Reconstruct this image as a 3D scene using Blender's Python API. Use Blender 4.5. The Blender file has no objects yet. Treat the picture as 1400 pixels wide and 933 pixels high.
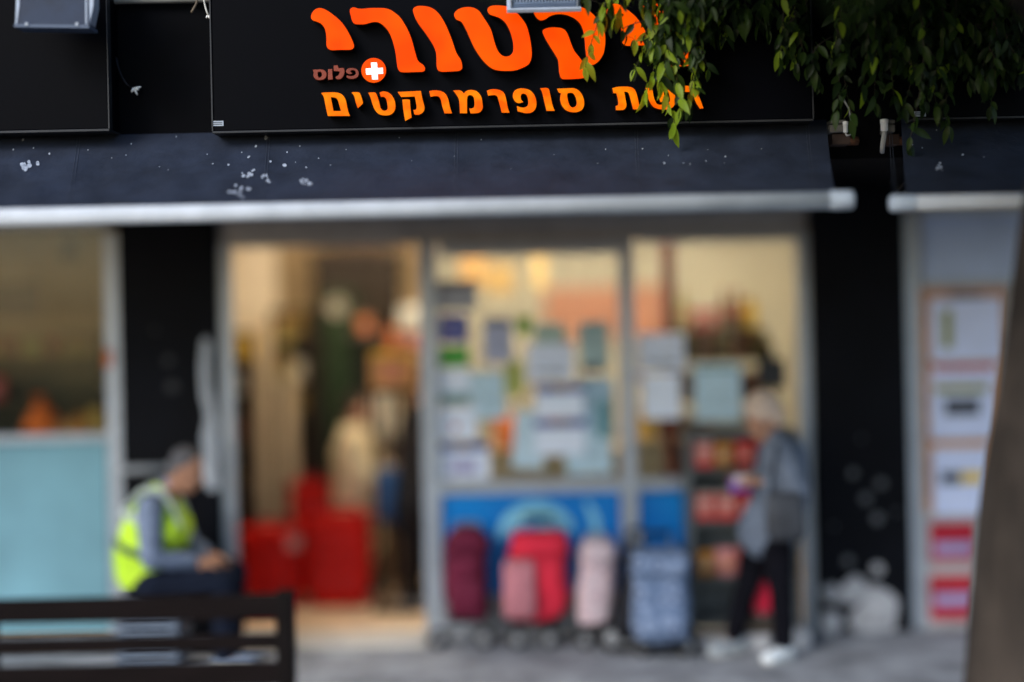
import bpy, bmesh, math, random
from mathutils import Vector, Matrix
R = math.radians
rnd = random.Random(7)
S = bpy.context.scene
C = S.collection

# ------------------------------------------------------------------ camera
F = 2079.0            # focal length in photo pixels (1400 wide)
CX, CY = 700.0, 408.0
ROLL = R(1.2)
EYE = 2.0
FOCUS = 6.7
cam_d = bpy.data.cameras.new('camera')
cam = bpy.data.objects.new('camera', cam_d); C.objects.link(cam)
cam_d.sensor_width = 36.0
cam_d.lens = 36.0 * F / 1400.0
cam_d.shift_y = -(466.5 - CY) / 1400.0
cam_d.clip_start, cam_d.clip_end = 0.05, 500
cam.matrix_world = Matrix.Translation((0, 0, EYE)) @ Matrix.Rotation(R(90), 4, 'X') @ Matrix.Rotation(-ROLL, 4, 'Z')
cam_d.dof.use_dof = True
cam_d.dof.focus_distance = FOCUS
cam_d.dof.aperture_fstop = 0.158
cam_d.dof.aperture_blades = 0
S.camera = cam

# ------------------------------------------------------------------ light
SUN_EL, SUN_AZ = R(30), R(220)        # from the street side, high
w = bpy.data.worlds.new('World'); S.world = w; w.use_nodes = True
nt = w.node_tree; nt.nodes.clear()
sky = nt.nodes.new('ShaderNodeTexSky'); sky.sky_type = 'NISHITA'; sky.sun_disc = False
sky.sun_elevation = SUN_EL; sky.sun_rotation = SUN_AZ
bg = nt.nodes.new('ShaderNodeBackground'); bg.inputs[1].default_value = 0.15
wo = nt.nodes.new('ShaderNodeOutputWorld')
nt.links.new(sky.outputs[0], bg.inputs[0]); nt.links.new(bg.outputs[0], wo.inputs[0])
sl = bpy.data.lights.new('sun', 'SUN'); sl.energy = 1.1; sl.angle = R(25); sl.color = (1, .99, .975)
so = bpy.data.objects.new('sun', sl); C.objects.link(so)
sd = Vector((math.sin(SUN_AZ) * math.cos(SUN_EL), math.cos(SUN_AZ) * math.cos(SUN_EL), math.sin(SUN_EL)))
so.rotation_euler = sd.to_track_quat('Z', 'Y').to_euler(); so.location = (0, 0, 12)
S.view_settings.view_transform = 'Standard'; S.view_settings.look = 'None'
S.view_settings.exposure = 1.0; S.view_settings.gamma = 1.0
S.render.engine = 'CYCLES'
S.cycles.use_denoising = True
S.cycles.max_bounces = 8; S.cycles.transparent_max_bounces = 16
S.cycles.sample_clamp_indirect = 6

# ------------------------------------------------------------------ helpers
cr, sr = math.cos(ROLL), math.sin(ROLL)
def P(px, py, d):
    u, v = px - CX, py - CY
    return Vector(((u * cr - v * sr) * d / F, d, EYE - (u * sr + v * cr) * d / F))
def k(d): return d / F        # metres per photo pixel at depth d
def XZ(px0, py0, px1, py1, d):
    c = P((px0 + px1) / 2, (py0 + py1) / 2, d)
    hw, hh = abs(px1 - px0) / 2 * k(d), abs(py1 - py0) / 2 * k(d)
    return c.x - hw, c.x + hw, c.z - hh, c.z + hh
def ground_y(d): return CY + EYE * F / d

def srgb(r, g, b):
    f = lambda c: (c / 255 / 12.92) if c <= 10 else ((c / 255 + .055) / 1.055) ** 2.4
    return (f(r), f(g), f(b))

MATS = {}
def mat(name, col, rough=.6, metal=0., var=.25, scale=8., bump=.0, spec=.22, coat=0., trans=0., emit=None, es=0., col2=None, stretch=None):
    if name in MATS: return MATS[name]
    m = bpy.data.materials.new(name); m.use_nodes = True
    t = m.node_tree; N = t.nodes; L = t.links
    b = N['Principled BSDF']
    tc = N.new('ShaderNodeTexCoord'); mp = N.new('ShaderNodeMapping')
    L.new(tc.outputs['Object'], mp.inputs[0])
    if stretch: mp.inputs['Scale'].default_value = stretch
    nz = N.new('ShaderNodeTexNoise'); nz.inputs['Scale'].default_value = scale; nz.inputs['Detail'].default_value = 6; nz.inputs['Roughness'].default_value = .6
    L.new(mp.outputs[0], nz.inputs['Vector'])
    rp = N.new('ShaderNodeValToRGB'); rp.color_ramp.elements[0].position = .3; rp.color_ramp.elements[1].position = .72
    c2 = col2 if col2 else tuple(min(1, c * (1 + var)) for c in col)
    c1 = col if col2 else tuple(c * (1 - var) for c in col)
    rp.color_ramp.elements[0].color = (*c1, 1); rp.color_ramp.elements[1].color = (*c2, 1)
    L.new(nz.outputs['Fac'], rp.inputs[0]); L.new(rp.outputs[0], b.inputs['Base Color'])
    mr = N.new('ShaderNodeMapRange'); mr.inputs['To Min'].default_value = max(.03, rough - .1); mr.inputs['To Max'].default_value = min(1, rough + .1)
    L.new(nz.outputs['Fac'], mr.inputs['Value']); L.new(mr.outputs[0], b.inputs['Roughness'])
    b.inputs['Metallic'].default_value = metal
    b.inputs['Specular IOR Level'].default_value = spec
    if coat: b.inputs['Coat Weight'].default_value = coat
    if emit is not None:
        b.inputs['Emission Color'].default_value = (*emit, 1); b.inputs['Emission Strength'].default_value = es
    if bump:
        bp = N.new('ShaderNodeBump'); bp.inputs['Strength'].default_value = bump; bp.inputs['Distance'].default_value = .02
        n2 = N.new('ShaderNodeTexNoise'); n2.inputs['Scale'].default_value = scale * 4; n2.inputs['Detail'].default_value = 5
        L.new(mp.outputs[0], n2.inputs['Vector']); L.new(n2.outputs['Fac'], bp.inputs['Height']); L.new(bp.outputs[0], b.inputs['Normal'])
    MATS[name] = m
    return m
def emis(name, c1, c2, strength, scale=4., base=(.22, .015, .0)):
    m = mat(name, base, .35, var=.1, spec=.04)
    N, L = m.node_tree.nodes, m.node_tree.links; b = N['Principled BSDF']
    nz = N.new('ShaderNodeTexNoise'); nz.inputs['Scale'].default_value = scale; nz.inputs['Detail'].default_value = 2
    tc = N.new('ShaderNodeTexCoord'); L.new(tc.outputs['Object'], nz.inputs['Vector'])
    rp = N.new('ShaderNodeValToRGB'); rp.color_ramp.elements[0].position = .35; rp.color_ramp.elements[1].position = .65
    rp.color_ramp.elements[0].color = (*c1, 1); rp.color_ramp.elements[1].color = (*c2, 1)
    L.new(nz.outputs['Fac'], rp.inputs[0]); L.new(rp.outputs[0], b.inputs['Emission Color']); b.inputs['Emission Strength'].default_value = strength
    return m
def glass_mat():
    m = bpy.data.materials.new('window_glass'); m.use_nodes = True
    t = m.node_tree; N = t.nodes; L = t.links; N.clear()
    o = N.new('ShaderNodeOutputMaterial'); mx = N.new('ShaderNodeMixShader'); fr = N.new('ShaderNodeFresnel'); fr.inputs[0].default_value = 1.28
    tr = N.new('ShaderNodeBsdfTransparent'); tr.inputs[0].default_value = (.93, .96, .95, 1); gl = N.new('ShaderNodeBsdfGlossy'); gl.inputs['Roughness'].default_value = .03
    nz = N.new('ShaderNodeTexNoise'); nz.inputs['Scale'].default_value = 1.5; bp = N.new('ShaderNodeBump'); bp.inputs['Strength'].default_value = .02
    L.new(nz.outputs['Fac'], bp.inputs['Height']); L.new(bp.outputs[0], gl.inputs['Normal'])
    L.new(fr.outputs[0], mx.inputs[0]); L.new(tr.outputs[0], mx.inputs[1]); L.new(gl.outputs[0], mx.inputs[2]); L.new(mx.outputs[0], o.inputs[0])
    return m
GLASS = glass_mat()

class MB:
    """collects shapes in one bmesh; build() links them as ONE object"""
    def __init__(s): s.bm = bmesh.new(); s.mi = 0
    def _merge(s, b):
        for f in b.faces: f.material_index = s.mi
        me = bpy.data.meshes.new('tmp'); b.to_mesh(me); b.free(); s.bm.from_mesh(me); bpy.data.meshes.remove(me)
    def mesh(s, v, f, smooth=False):
        vs = [s.bm.verts.new(p) for p in v]
        for q in f:
            try:
                fc = s.bm.faces.new([vs[i] for i in q]); fc.material_index = s.mi; fc.smooth = smooth
            except ValueError: pass
        return s
    def box(s, x0, x1, y0, y1, z0, z1, bev=.0, rot=None):
        b = bmesh.new(); bmesh.ops.create_cube(b, size=1)
        sx, sy, sz = abs(x1 - x0), abs(y1 - y0), abs(z1 - z0)
        bmesh.ops.scale(b, vec=(sx, sy, sz), verts=b.verts)
        if bev: bmesh.ops.bevel(b, geom=list(b.edges), offset=min(bev, sx * .45, sy * .45, sz * .45), segments=2, affect='EDGES', profile=.5)
        M = Matrix.Translation(((x0 + x1) / 2, (y0 + y1) / 2, (z0 + z1) / 2))
        if rot: M = M @ rot
        bmesh.ops.transform(b, matrix=M, verts=b.verts); s._merge(b); return s
    def tube(s, pts, r, n=8, cap=True):
        pts = [Vector(p) for p in pts]; rs = r if isinstance(r, (list, tuple)) else [r] * len(pts)
        rings = []; prev = None
        for i, p in enumerate(pts):
            t = (pts[min(i + 1, len(pts) - 1)] - pts[max(i - 1, 0)]).normalized()
            if prev is None: a = t.orthogonal().normalized()
            else: a = (prev - t * prev.dot(t)).normalized()
            prev = a; bb = t.cross(a)
            rings.append([s.bm.verts.new(p + (a * math.cos(2 * math.pi * j / n) + bb * math.sin(2 * math.pi * j / n)) * rs[i]) for j in range(n)])
        for i in range(len(rings) - 1):
            for j in range(n):
                f = s.bm.faces.new((rings[i][j], rings[i][(j + 1) % n], rings[i + 1][(j + 1) % n], rings[i + 1][j])); f.smooth = True; f.material_index = s.mi
        if cap:
            for q in (rings[0][::-1], rings[-1]):
                f = s.bm.faces.new(q); f.material_index = s.mi
        return s
    def lathe(s, prof, c=(0, 0, 0), n=16, axis='Z'):
        c = Vector(c); rings = []
        for r, h in prof:
            ring = []
            for j in range(n):
                a = 2 * math.pi * j / n
                v = Vector((r * math.cos(a), r * math.sin(a), h))
                if axis == 'Y': v = Vector((v.x, v.z, v.y))
                if axis == 'X': v = Vector((v.z, v.x, v.y))
                ring.append(s.bm.verts.new(c + v))
            rings.append(ring)
        for i in range(len(rings) - 1):
            for j in range(n):
                f = s.bm.faces.new((rings[i][j], rings[i][(j + 1) % n], rings[i + 1][(j + 1) % n], rings[i + 1][j])); f.smooth = True; f.material_index = s.mi
        for q in (rings[0][::-1], rings[-1]):
            f = s.bm.faces.new(q); f.material_index = s.mi
        return s
    def loft(s, secs, n=24, cap0=True, cap1=True, pw=4.):
        """secs: (cx, cy, z, half width, half depth) superellipse sections"""
        rings = []
        for cx, cy, z, hw, hd in secs:
            ring = []
            for j in range(n):
                a = 2 * math.pi * (j + .5) / n; ca, sa = math.cos(a), math.sin(a)
                ring.append(s.bm.verts.new((cx + hw * math.copysign(abs(ca) ** (2 / pw), ca), cy + hd * math.copysign(abs(sa) ** (2 / pw), sa), z)))
            rings.append(ring)
        for i in range(len(rings) - 1):
            for j in range(n):
                f = s.bm.faces.new((rings[i][j], rings[i][(j + 1) % n], rings[i + 1][(j + 1) % n], rings[i + 1][j])); f.smooth = True; f.material_index = s.mi
        if cap0: s.bm.faces.new(rings[0][::-1]).material_index = s.mi
        if cap1: s.bm.faces.new(rings[-1]).material_index = s.mi
        return s
    def ell(s, c, r, M=None, seg=16):
        b = bmesh.new(); bmesh.ops.create_uvsphere(b, u_segments=seg, v_segments=seg * 2 // 3, radius=1)
        for f in b.faces: f.smooth = True
        T = Matrix.Translation(c) @ (M.to_4x4() if M else Matrix.Identity(4)) @ Matrix.Diagonal((*r, 1))
        bmesh.ops.transform(b, matrix=T, verts=b.verts); s._merge(b); return s
    def cap(s, p0, p1, r0, r1):
        p0, p1 = Vector(p0), Vector(p1); s.tube([p0, p1], [r0, r1], 14); s.ell(p0, (r0,) * 3, seg=14); s.ell(p1, (r1,) * 3, seg=14); return s
    def chain(s, pts, rs):
        for i in range(len(pts) - 1): s.cap(pts[i], pts[i + 1], rs[i], rs[i + 1])
        return s
    def build(s, name, m, parent=None, origin=None, smooth=None):
        me = bpy.data.meshes.new(name)
        bmesh.ops.recalc_face_normals(s.bm, faces=s.bm.faces)
        s.bm.to_mesh(me); s.bm.free()
        for x in (m if isinstance(m, (list, tuple)) else [m]): me.materials.append(x)
        if smooth:
            for p in me.polygons: p.use_smooth = True
        o = bpy.data.objects.new(name, me); C.objects.link(o)
        if origin is not None:
            me.transform(Matrix.Translation(-Vector(origin))); o.location = origin
        if parent: attach(o, parent)
        return o
def attach(o, parent):
    """parents are unrotated empties or meshes placed by location only"""
    off = Vector((0, 0, 0)); q = parent
    while q: off += q.location; q = q.parent
    o.parent = parent; o.location = o.location - off
def remesh(o, voxel, smooth=2, disp=None):
    md = o.modifiers.new('r', 'REMESH'); md.mode = 'VOXEL'; md.voxel_size = voxel; md.use_smooth_shade = True
    if smooth:
        sm = o.modifiers.new('s', 'SMOOTH'); sm.iterations = smooth; sm.factor = .5
    if disp:
        tx = bpy.data.textures.new('folds', 'CLOUDS'); tx.noise_scale = disp[1]; tx.noise_depth = 2
        dm = o.modifiers.new('d', 'DISPLACE'); dm.texture = tx; dm.strength = disp[0]; dm.mid_level = .5; dm.texture_coords = 'LOCAL'
    dg = bpy.context.evaluated_depsgraph_get(); dg.update()
    me = bpy.data.meshes.new_from_object(o.evaluated_get(dg)); old = o.data
    mats = [x for x in old.materials]; o.modifiers.clear(); o.data = me; me.name = o.name
    me.materials.clear()
    for x in mats: me.materials.append(x)
    bpy.data.meshes.remove(old)
    for p in me.polygons: p.use_smooth = True
    return o
def tag(o, label=None, cat=None, group=None, kind=None):
    if label: o['label'] = label
    if cat: o['category'] = cat
    if group: o['group'] = group
    if kind: o['kind'] = kind
    return o
def thing(name, loc, label, cat, group=None):
    o = bpy.data.objects.new(name, None); C.objects.link(o); o.location = loc; o.empty_display_size = .1
    return tag(o, label, cat, group)
def copy_tree(o, parent=None):
    c = o.copy(); C.objects.link(c)
    if parent: c.parent = parent
    for ch in o.children: copy_tree(ch, c)
    return c
def pbox(px0, py0, px1, py1, d, depth, bev=.004, mb=None):
    x0, x1, z0, z1 = XZ(px0, py0, px1, py1, d)
    return (mb or MB()).box(x0, x1, d, d + depth, z0, z1, bev)

# ------------------------------------------------------------------ materials
M_black = mat('black_painted_render', (.0038, .0044, .0068), .6, var=.35, scale=3, bump=.15, spec=.06)
M_fascia = mat('black_fascia_board', (.0022, .0024, .0034), .65, var=.4, scale=4, bump=.1, spec=.03)
M_panel = mat('sign_panel_black', (.0012, .0015, .0030), .5, var=.2, scale=2, spec=.035)
M_trim = mat('sign_edge_trim', (.028, .03, .034), .5, metal=.2, var=.2)
M_stone = mat('upper_wall_stone', (.16, .145, .125), .85, var=.25, scale=4, bump=.3)
M_alu = mat('brushed_aluminium', (.34, .38, .44), .42, metal=.5, var=.12, scale=12)
M_alud = mat('dark_lintel_metal', (.34, .33, .33), .5, metal=.2, var=.15, scale=6)
M_pave = mat('pavement_concrete', (.28, .295, .325), .85, var=.42, scale=3.2, bump=.25)
M_road = mat('asphalt', (.05, .05, .052), .9, var=.3, scale=20, bump=.4)
M_kerb = mat('kerb_stone', (.3, .3, .29), .85, var=.2, bump=.2)
M_sfloor = mat('shop_floor_tile', (.68, .50, .33), .45, var=.15, scale=5)
M_thresh = mat('pale_threshold_stone', (.52, .49, .45), .6, var=.12)
M_cream = mat('cream_wall_paint', (.48, .43, .34), .7, var=.06, scale=3)
M_tan = mat('tan_wall_paint', (.40, .28, .15), .7, var=.1, scale=3)
M_ceil = mat('shop_ceiling', (.75, .7, .62), .8, var=.05)
M_wood = mat('beige_wood', (.58, .44, .28), .55, var=.2, scale=6, stretch=(6, 6, .6))
M_dwood = mat('dark_brown_wood', (.04, .025, .015), .5, var=.35, scale=6, stretch=(6, 6, .6))
M_teal = mat('pale_teal_panel', (.15, .31, .38), .5, var=.16, scale=2.5)
M_white = mat('white_paint', (.78, .78, .76), .6, var=.05)
M_plaster = mat('bare_plaster', (.37, .38, .41), .9, var=.4, scale=9, bump=.4)
M_paper = mat('white_paper', (.72, .81, .98), .8, var=.05)
M_paperb = mat('pale_blue_paper', (.50, .67, .79), .8, var=.07)
M_rubber = mat('black_rubber', (.012, .012, .014), .7, var=.3)
M_blackm = mat('black_metal', (.015, .015, .018), .4, metal=.5, var=.2)
M_steel = mat('grey_steel', (.28, .29, .31), .35, metal=.8, var=.15)
M_red = mat('red_plastic', (.55, .008, .004), .45, var=.15, spec=.12)
M_glow = mat('lamp_tube', (.9, .85, .7), .5, emit=(1., .87, .68), es=36.)

# ------------------------------------------------------------------ the ground
tag(MB().box(-60, 60, -40, 4.2, -.5, -.12).build('road', M_road), kind='structure')
tag(MB().box(-60, 60, 4.2, 4.36, -.5, .004, .01).build('kerb', M_kerb), kind='structure')
tag(MB().box(-60, 60, 4.36, 60, -.5, 0).build('pavement', M_pave), kind='structure')

# ------------------------------------------------------------------ the building
SD = 9.0     # shop front plane
bld = thing('supermarket_building', (0, 9, 0), 'black painted supermarket frontage with glass shop front and overhanging fascia', 'building')
def bpart(name, mb, m, parent=bld, label=None):
    o = mb.build(name, m, parent)
    if label: o['label'] = label
    return o
zf0 = 2.60
bpart('fascia_wall', MB().box(-9, 9, 6.9, 7.25, zf0, 3.52), M_fascia)
bpart('upper_wall', MB().box(-9, 9, 6.92, 8.0, 3.523, 8.5), M_stone)  # unseen wall above the view, added to cast shade
bpart('soffit', MB().box(-9, 9, 7.253, 9.35, zf0 + .003, zf0 + .2), M_fascia)
bpart('roof', MB().box(-9, 9, 7., 13.6, 8.503, 8.8), M_stone)
def xs(px, d): return P(px, 600, d).x
# pillars
p1 = bpart('pillar', MB().box(xs(165, 8.92), xs(302, 8.92), 8.92, 9.32, 0, zf0, .01), M_black)
xr0, xr1 = xs(1112, 8.92), xs(1242, 8.92)
p2 = bpart('pillar', MB().box(xr0, xr1, 8.90, 9.32, 0, zf0, .01), M_black, label='black pillar spotted with white paint and peeling at its foot')
for (a, b_, r) in ((1166, 647, 9), (1204, 661, 10), (1184, 682, 10.5), (1199, 709, 11), (1159, 767, 10), (1199, 778, 14), (1226, 700, 4), (1140, 720, 4), (1178, 600, 4)):
    c = P(a, b_, 8.898); rr = r * k(9) * .55
    pts = [(c.x + rr * (1 + .3 * rnd.random()) * math.cos(t), c.y - .001, c.z + rr * (1 + .3 * rnd.random()) * math.sin(t)) for t in [i * math.pi / 6 for i in range(12)]]
    o = MB().mesh(pts + [(p[0], p[1] - .002, p[2]) for p in pts], [list(range(12)), list(range(23, 11, -1))] + [(i, (i + 1) % 12, 12 + (i + 1) % 12, 12 + i) for i in range(12)]).build('paint_spot', M_plaster if r > 12 else mat('faint_paint_spot', (.10, .108, .12), .8, var=.3), p2)
# peeled patch at the foot of the right pillar : loose bulging flakes of bare plaster
def flake(pts, d, th, name, m, parent):
    v = [P(a, b_, d) for a, b_ in pts]; c = sum(v, Vector()) / len(v)
    n = len(v); mid = [c + (p - c) * .6 + Vector((0, -th * (.7 + .6 * rnd.random()), 0)) for p in v]
    back = [p + Vector((0, .006, 0)) for p in v]
    vs = v + mid + [c + Vector((0, -th * 1.1, 0))] + back
    f = [(i, (i + 1) % n, n + (i + 1) % n, n + i) for i in range(n)] + [(n + i, n + (i + 1) % n, 2 * n) for i in range(n)]
    f += [(i, (i + 1) % n, 2 * n + 1 + (i + 1) % n, 2 * n + 1 + i) for i in range(n)] + [list(range(2 * n + 1, 3 * n + 1))]
    return MB().mesh(vs, f).build(name, m, parent)
for pts in (
    [(1122, 806), (1136, 798), (1149, 806), (1160, 792), (1172, 786), (1183, 797), (1186, 812), (1176, 822), (1162, 828), (1148, 824), (1130, 824)],
    [(1180, 806), (1192, 799), (1206, 803), (1220, 812), (1229, 822), (1226, 846), (1222, 862), (1196, 866), (1168, 864), (1160, 848), (1170, 832), (1182, 818)],
    [(1124, 838), (1136, 836), (1150, 842), (1152, 858), (1138, 868), (1124, 864)],
    ): flake(pts, 8.893, .012, 'plaster_patch', M_plaster, p2)
for (a, b_, r) in ((230, 493, 9), (235, 529, 11), (212, 452, 5)):
    c = P(a, b_, 8.918); rr = r * k(9) * .6
    pts = [(c.x + rr * (1 + .4 * rnd.random()) * math.cos(t), c.y - .001, c.z + rr * (1 + .3 * rnd.random()) * math.sin(t)) for t in [i * math.pi / 5 for i in range(10)]]
    MB().mesh(pts, [list(range(10))]).build('scuff_mark', mat('grey_scuff', (.035, .037, .042), .8), p1)
# walls either side, beyond the frame
bpart('shop_floor', MB().box(-8.8, 8.8, 9.12, 13, .01, .03), M_sfloor)
bpart('threshold', MB().box(xs(318, 9), xs(580, 9), 8.74, 9.115, .004, .035, .006), M_thresh)
bpart('ceiling', MB().box(-8.8, 8.8, 9.353, 13, 2.86, 2.95), M_ceil)
bpart('back_wall', MB().box(-8.8, 8.8, 11.2, 11.35, .032, 2.857), M_cream)
bpart('back_wall', MB().box(xs(372, 11.1), xs(590, 11.1), 11.12, 11.195, .032, 2.857), M_tan, label='tan stretch of the rear wall')
# side partitions between the shops
bpart('partition_wall', MB().box(xs(170, 9.2), xs(170, 9.2) + .12, 9.325, 11.19, .032, 2.857), M_tan)
bpart('partition_wall', MB().box(xs(1180, 9.2), xs(1180, 9.2) + .12, 9.325, 11.19, .032, 2.857), M_cream)
bpart('partition_wall', MB().box(-5.0, -4.88, 9.05, 11.19, .032, 2.857), M_tan)
bpart('partition_wall', MB().box(4.8, 4.92, 9.05, 11.19, .032, 2.857), M_cream)
bpart('back_wall', MB().box(-4.87, xs(165, 9.2), 10.35, 10.45, .035, 2.85), mat('brown_reflected_wall', (.24, .165, .09), .75, var=.35, scale=2.5), label='brown rear wall of the left shop')  # its brown stands in for a building reflected in the window
bpart('back_wall', MB().box(xs(1100, 11.1), xs(1190, 11.1), 11.1, 11.195, .032, 2.857), M_cream)
# salmon band on the right rear wall
bpart('wall_band', MB().box(*XZ(745, 392, 915, 462, 11.19)[:2], 11.16, 11.197, *XZ(745, 392, 915, 462, 11.19)[2:]), mat('salmon_panel', (.46, .20, .13), .6, var=.12))
# lintel over the door and windows
lx0, lx1 = xs(302, 9), xs(1112, 9)
zl = P(700, 331, SD).z
bpart('lintel', MB().box(lx0, lx1, 8.97, 9.15, zl, zf0 - .002, .006), M_alud)
# ---- window and door frames
def frame_posts(rects, depth=.09, d=8.95):
    mb = MB()
    for (a, b_, c, e) in rects:
        x0, x1, z0, z1 = XZ(a, b_, c, e, d); mb.box(x0, x1, d, d + depth, max(0.0, z0), z1, .006)
    return mb
zb = ground_y(8.95)
df = bpart('door_frame', frame_posts([(300, 331, 320, zb)]), M_alu)
wc = bpart('window_frame', frame_posts([(577, 331, 601, zb + 2), (850, 326, 871, zb - 2), (601, 657, 850, 675), (601, 331, 850, 349)], d=8.93), M_alu)
wr = bpart('window_frame', frame_posts([(1095, 318, 1113, zb - 8), (871, 653, 1095, 668), (871, 322, 1095, 330)], d=8.94), M_alu)
wl = bpart('window_frame', frame_posts([(147, 318, 168, zb), (-140, 596, 147, 606), (-140, 300, 147, 312)], d=8.93), M_alu)
def pane(px0, py0, px1, py1, parent, d=9.0):
    x0, x1, z0, z1 = XZ(px0, py0, px1, py1, d)
    return MB().box(x0, x1, d, d + .008, max(.02, z0), z1).build('pane', GLASS, parent)
pane(601, 349, 850, 657, wc); pane(871, 330, 1095, 653, wr); pane(-140, 312, 147, 596, wl)
pane(871, 668, 1095, 868, wr)
lp = pbox(-140, 606, 148, 868, 8.975, .04).build('lower_panel', M_teal, wl)
# blue advertising film under the centre and right windows
def blue_mat():
    m = mat('blue_advert_film', (.0, .135, .50), .35, var=.2, scale=2.5, col2=(.0, .24, .68))
    return m
M_blue = blue_mat(); M_cyan = mat('pale_cyan_print', (.22, .55, .74), .4, var=.3, scale=6)
ad = pbox(601, 675, 850, 812, 8.965, .03).build('advert_panel', M_blue, wc)
pbox(601, 813, 850, 868, 8.967, .03).build('kick_panel', mat('grey_kick_panel', (.2, .22, .25), .5), wc)
ad2 = pbox(871, 672, 944, 800, 8.967, .03).build('advert_panel', M_blue, wr)
def swirl(cx, cy, rx, ry, a0, a1, w0, w1, d, parent):
    v = []; n = 22
    for i in range(n + 1):
        t = R(a0 + (a1 - a0) * i / n); w_ = w0 + (w1 - w0) * math.sin(math.pi * i / n)
        for s_ in (-1, 1): v.append(P(cx + (rx + s_ * w_) * math.cos(t), cy - (ry + s_ * w_) * math.sin(t), d))
    f = [(2 * i, 2 * i + 1, 2 * i + 3, 2 * i + 2) for i in range(n)]
    return MB().mesh(v, f).build('printed_swirl', M_cyan, parent)
swirl(735, 745, 52, 45, 25, 170, 4, 14, 8.963, ad); swirl(745, 752, 28, 26, 10, 200, 3, 9, 8.961, ad); swirl(785, 730, 30, 50, -30, 60, 2, 6, 8.963, ad)
# neighbouring shop at the right : post, blue film glass
wn = bpart('window_frame', frame_posts([(1240, 288, 1260, zb - 12), (1260, 383, 1440, 392), (1260, 280, 1440, 292)], d=8.93), M_alu)
pbox(1260, 292, 1440, 383, 8.98, .02).build('pane', mat('blue_grey_film', (.36, .46, .68), .35, var=.25, scale=1.2), wn)
pbox(1260, 392, 1440, 870, 8.985, .03).build('lower_panel', mat('beige_grey_panel', (.30, .28, .27), .6), wn)

# pale torn strip hanging at the left pillar edge
pts = [(276, 466), (282, 461), (288, 470), (287, 500), (290, 535), (296, 570), (299, 606), (297, 640), (300, 668), (286, 672), (276, 650), (280, 622), (276, 598), (282, 570), (275, 540), (273, 500)]
tag(flake(pts, 8.905, .014, 'torn_sheet', mat('pale_torn_film', (.36, .40, .46), .6, var=.2), None), 'pale torn plastic sheet clinging to the black pillar beside the doorway', 'plastic sheet')

# ------------------------------------------------------------------ signs
def cat(pts):
    """closed outline, smooth except at points flagged by a third value"""
    n = len(pts); out = []
    for i in range(n):
        p0, p1, p2, p3 = (pts[(i + j - 1) % n] for j in range(4))
        a, b_ = Vector(p1[:2]), Vector(p2[:2])
        ta = Vector((0, 0)) if len(p1) > 2 else (b_ - Vector(p0[:2])) * .5
        tb = Vector((0, 0)) if len(p2) > 2 else (Vector(p3[:2]) - a) * .5
        if len(p1) > 2: ta = (b_ - a) * .6
        if len(p2) > 2: tb = (b_ - a) * .6
        L = (b_ - a).length; ns = 2 if L < 3 else (4 if L < 9 else 6)
        for j in range(ns):
            t = j / ns
            out.append(a * (2*t**3 - 3*t*t + 1) + ta * (t**3 - 2*t*t + t) + b_ * (-2*t**3 + 3*t*t) + tb * (t**3 - t*t))
    return out
def extrude_outline(name, loops, d, depth, mats, parent, dx=0, dy=0, flat=False):
    cu = bpy.data.curves.new(name, 'CURVE'); cu.dimensions = '2D'; cu.fill_mode = 'BOTH'; cu.extrude = depth / 2
    cu.bevel_depth = .0025; cu.bevel_resolution = 1; cu.offset = -.0025
    for lp_ in loops:
        q = [P(p[0] + dx, p[1] + dy, d) for p in (cat(lp_) if not flat else [Vector(z[:2]) for z in lp_])]
        sp = cu.splines.new('POLY'); sp.points.add(len(q) - 1); sp.use_cyclic_u = True
        for i, v in enumerate(q): sp.points[i].co = (v.x, v.z, 0, 1)
    ob = bpy.data.objects.new('tmp', cu); C.objects.link(ob)
    dg = bpy.context.evaluated_depsgraph_get(); me = bpy.data.meshes.new_from_object(ob.evaluated_get(dg))
    bpy.data.objects.remove(ob); bpy.data.curves.remove(cu)
    me.transform(Matrix.Rotation(R(90), 4, 'X')); me.transform(Matrix.Translation((0, d, 0)))
    me.name = name; me.materials.clear()
    for m in mats: me.materials.append(m)
    for p in me.polygons: p.material_index = 0 if p.normal.y < -.5 else min(1, len(mats) - 1)
    o = bpy.data.objects.new(name, me); C.objects.link(o); attach(o, parent); return o

M_let = emis('lit_orange_acrylic', (1.0, .060, .0), (1.0, .105, .0), .50, 5.)
M_let2 = emis('lit_amber_acrylic', (1.0, .11, .0), (1.0, .27, .002), .50, 14.)
M_ret = mat('letter_return', (.05, .010, .004), .5, var=.3)
M_brn = mat('unlit_brown_acrylic', (.20, .040, .022), .5, var=.2)
M_wlit = mat('lit_white_acrylic', (.9, .9, .9), .4, emit=(1, 1, 1), es=.5)

sg = thing('shop_sign', P(700, 172, 6.7), 'black fascia sign with glowing orange hebrew lettering and a plus badge', 'shop sign')
x0, x1, _, _ = XZ(290, 0, 1109, 170, 6.7); zs = P(700, 171, 6.7).z
MB().box(x0, x1, 6.702, 6.897, zs, 3.66, .004).build('sign_panel', M_panel, sg)
MB().box(x0 - .004, x1 + .004, 6.694, 6.899, zs - .011, zs - .001, .002).build('edge_trim', M_trim, sg)
MB().box(x0 - .007, x0 - .001, 6.696, 6.899, zs, 3.66).build('edge_trim', M_trim, sg)
MB().box(x1 + .001, x1 + .007, 6.696, 6.899, zs, 3.66).build('edge_trim', M_trim, sg)
YOD = [(426,25),(428.5,18),(434,13.5),(441,13),(449,16.5),(458,23),(467,31),(474.5,41),(480,51),(484,60),(485,65.5),(482.5,69),(477,70),(465,70),(455,70.5),(450,68.5),(447.3,64),(447.2,55),(446.5,47),(444.5,40),(440,34.5),(434,31.5),(428.5,29.5)]
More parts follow.
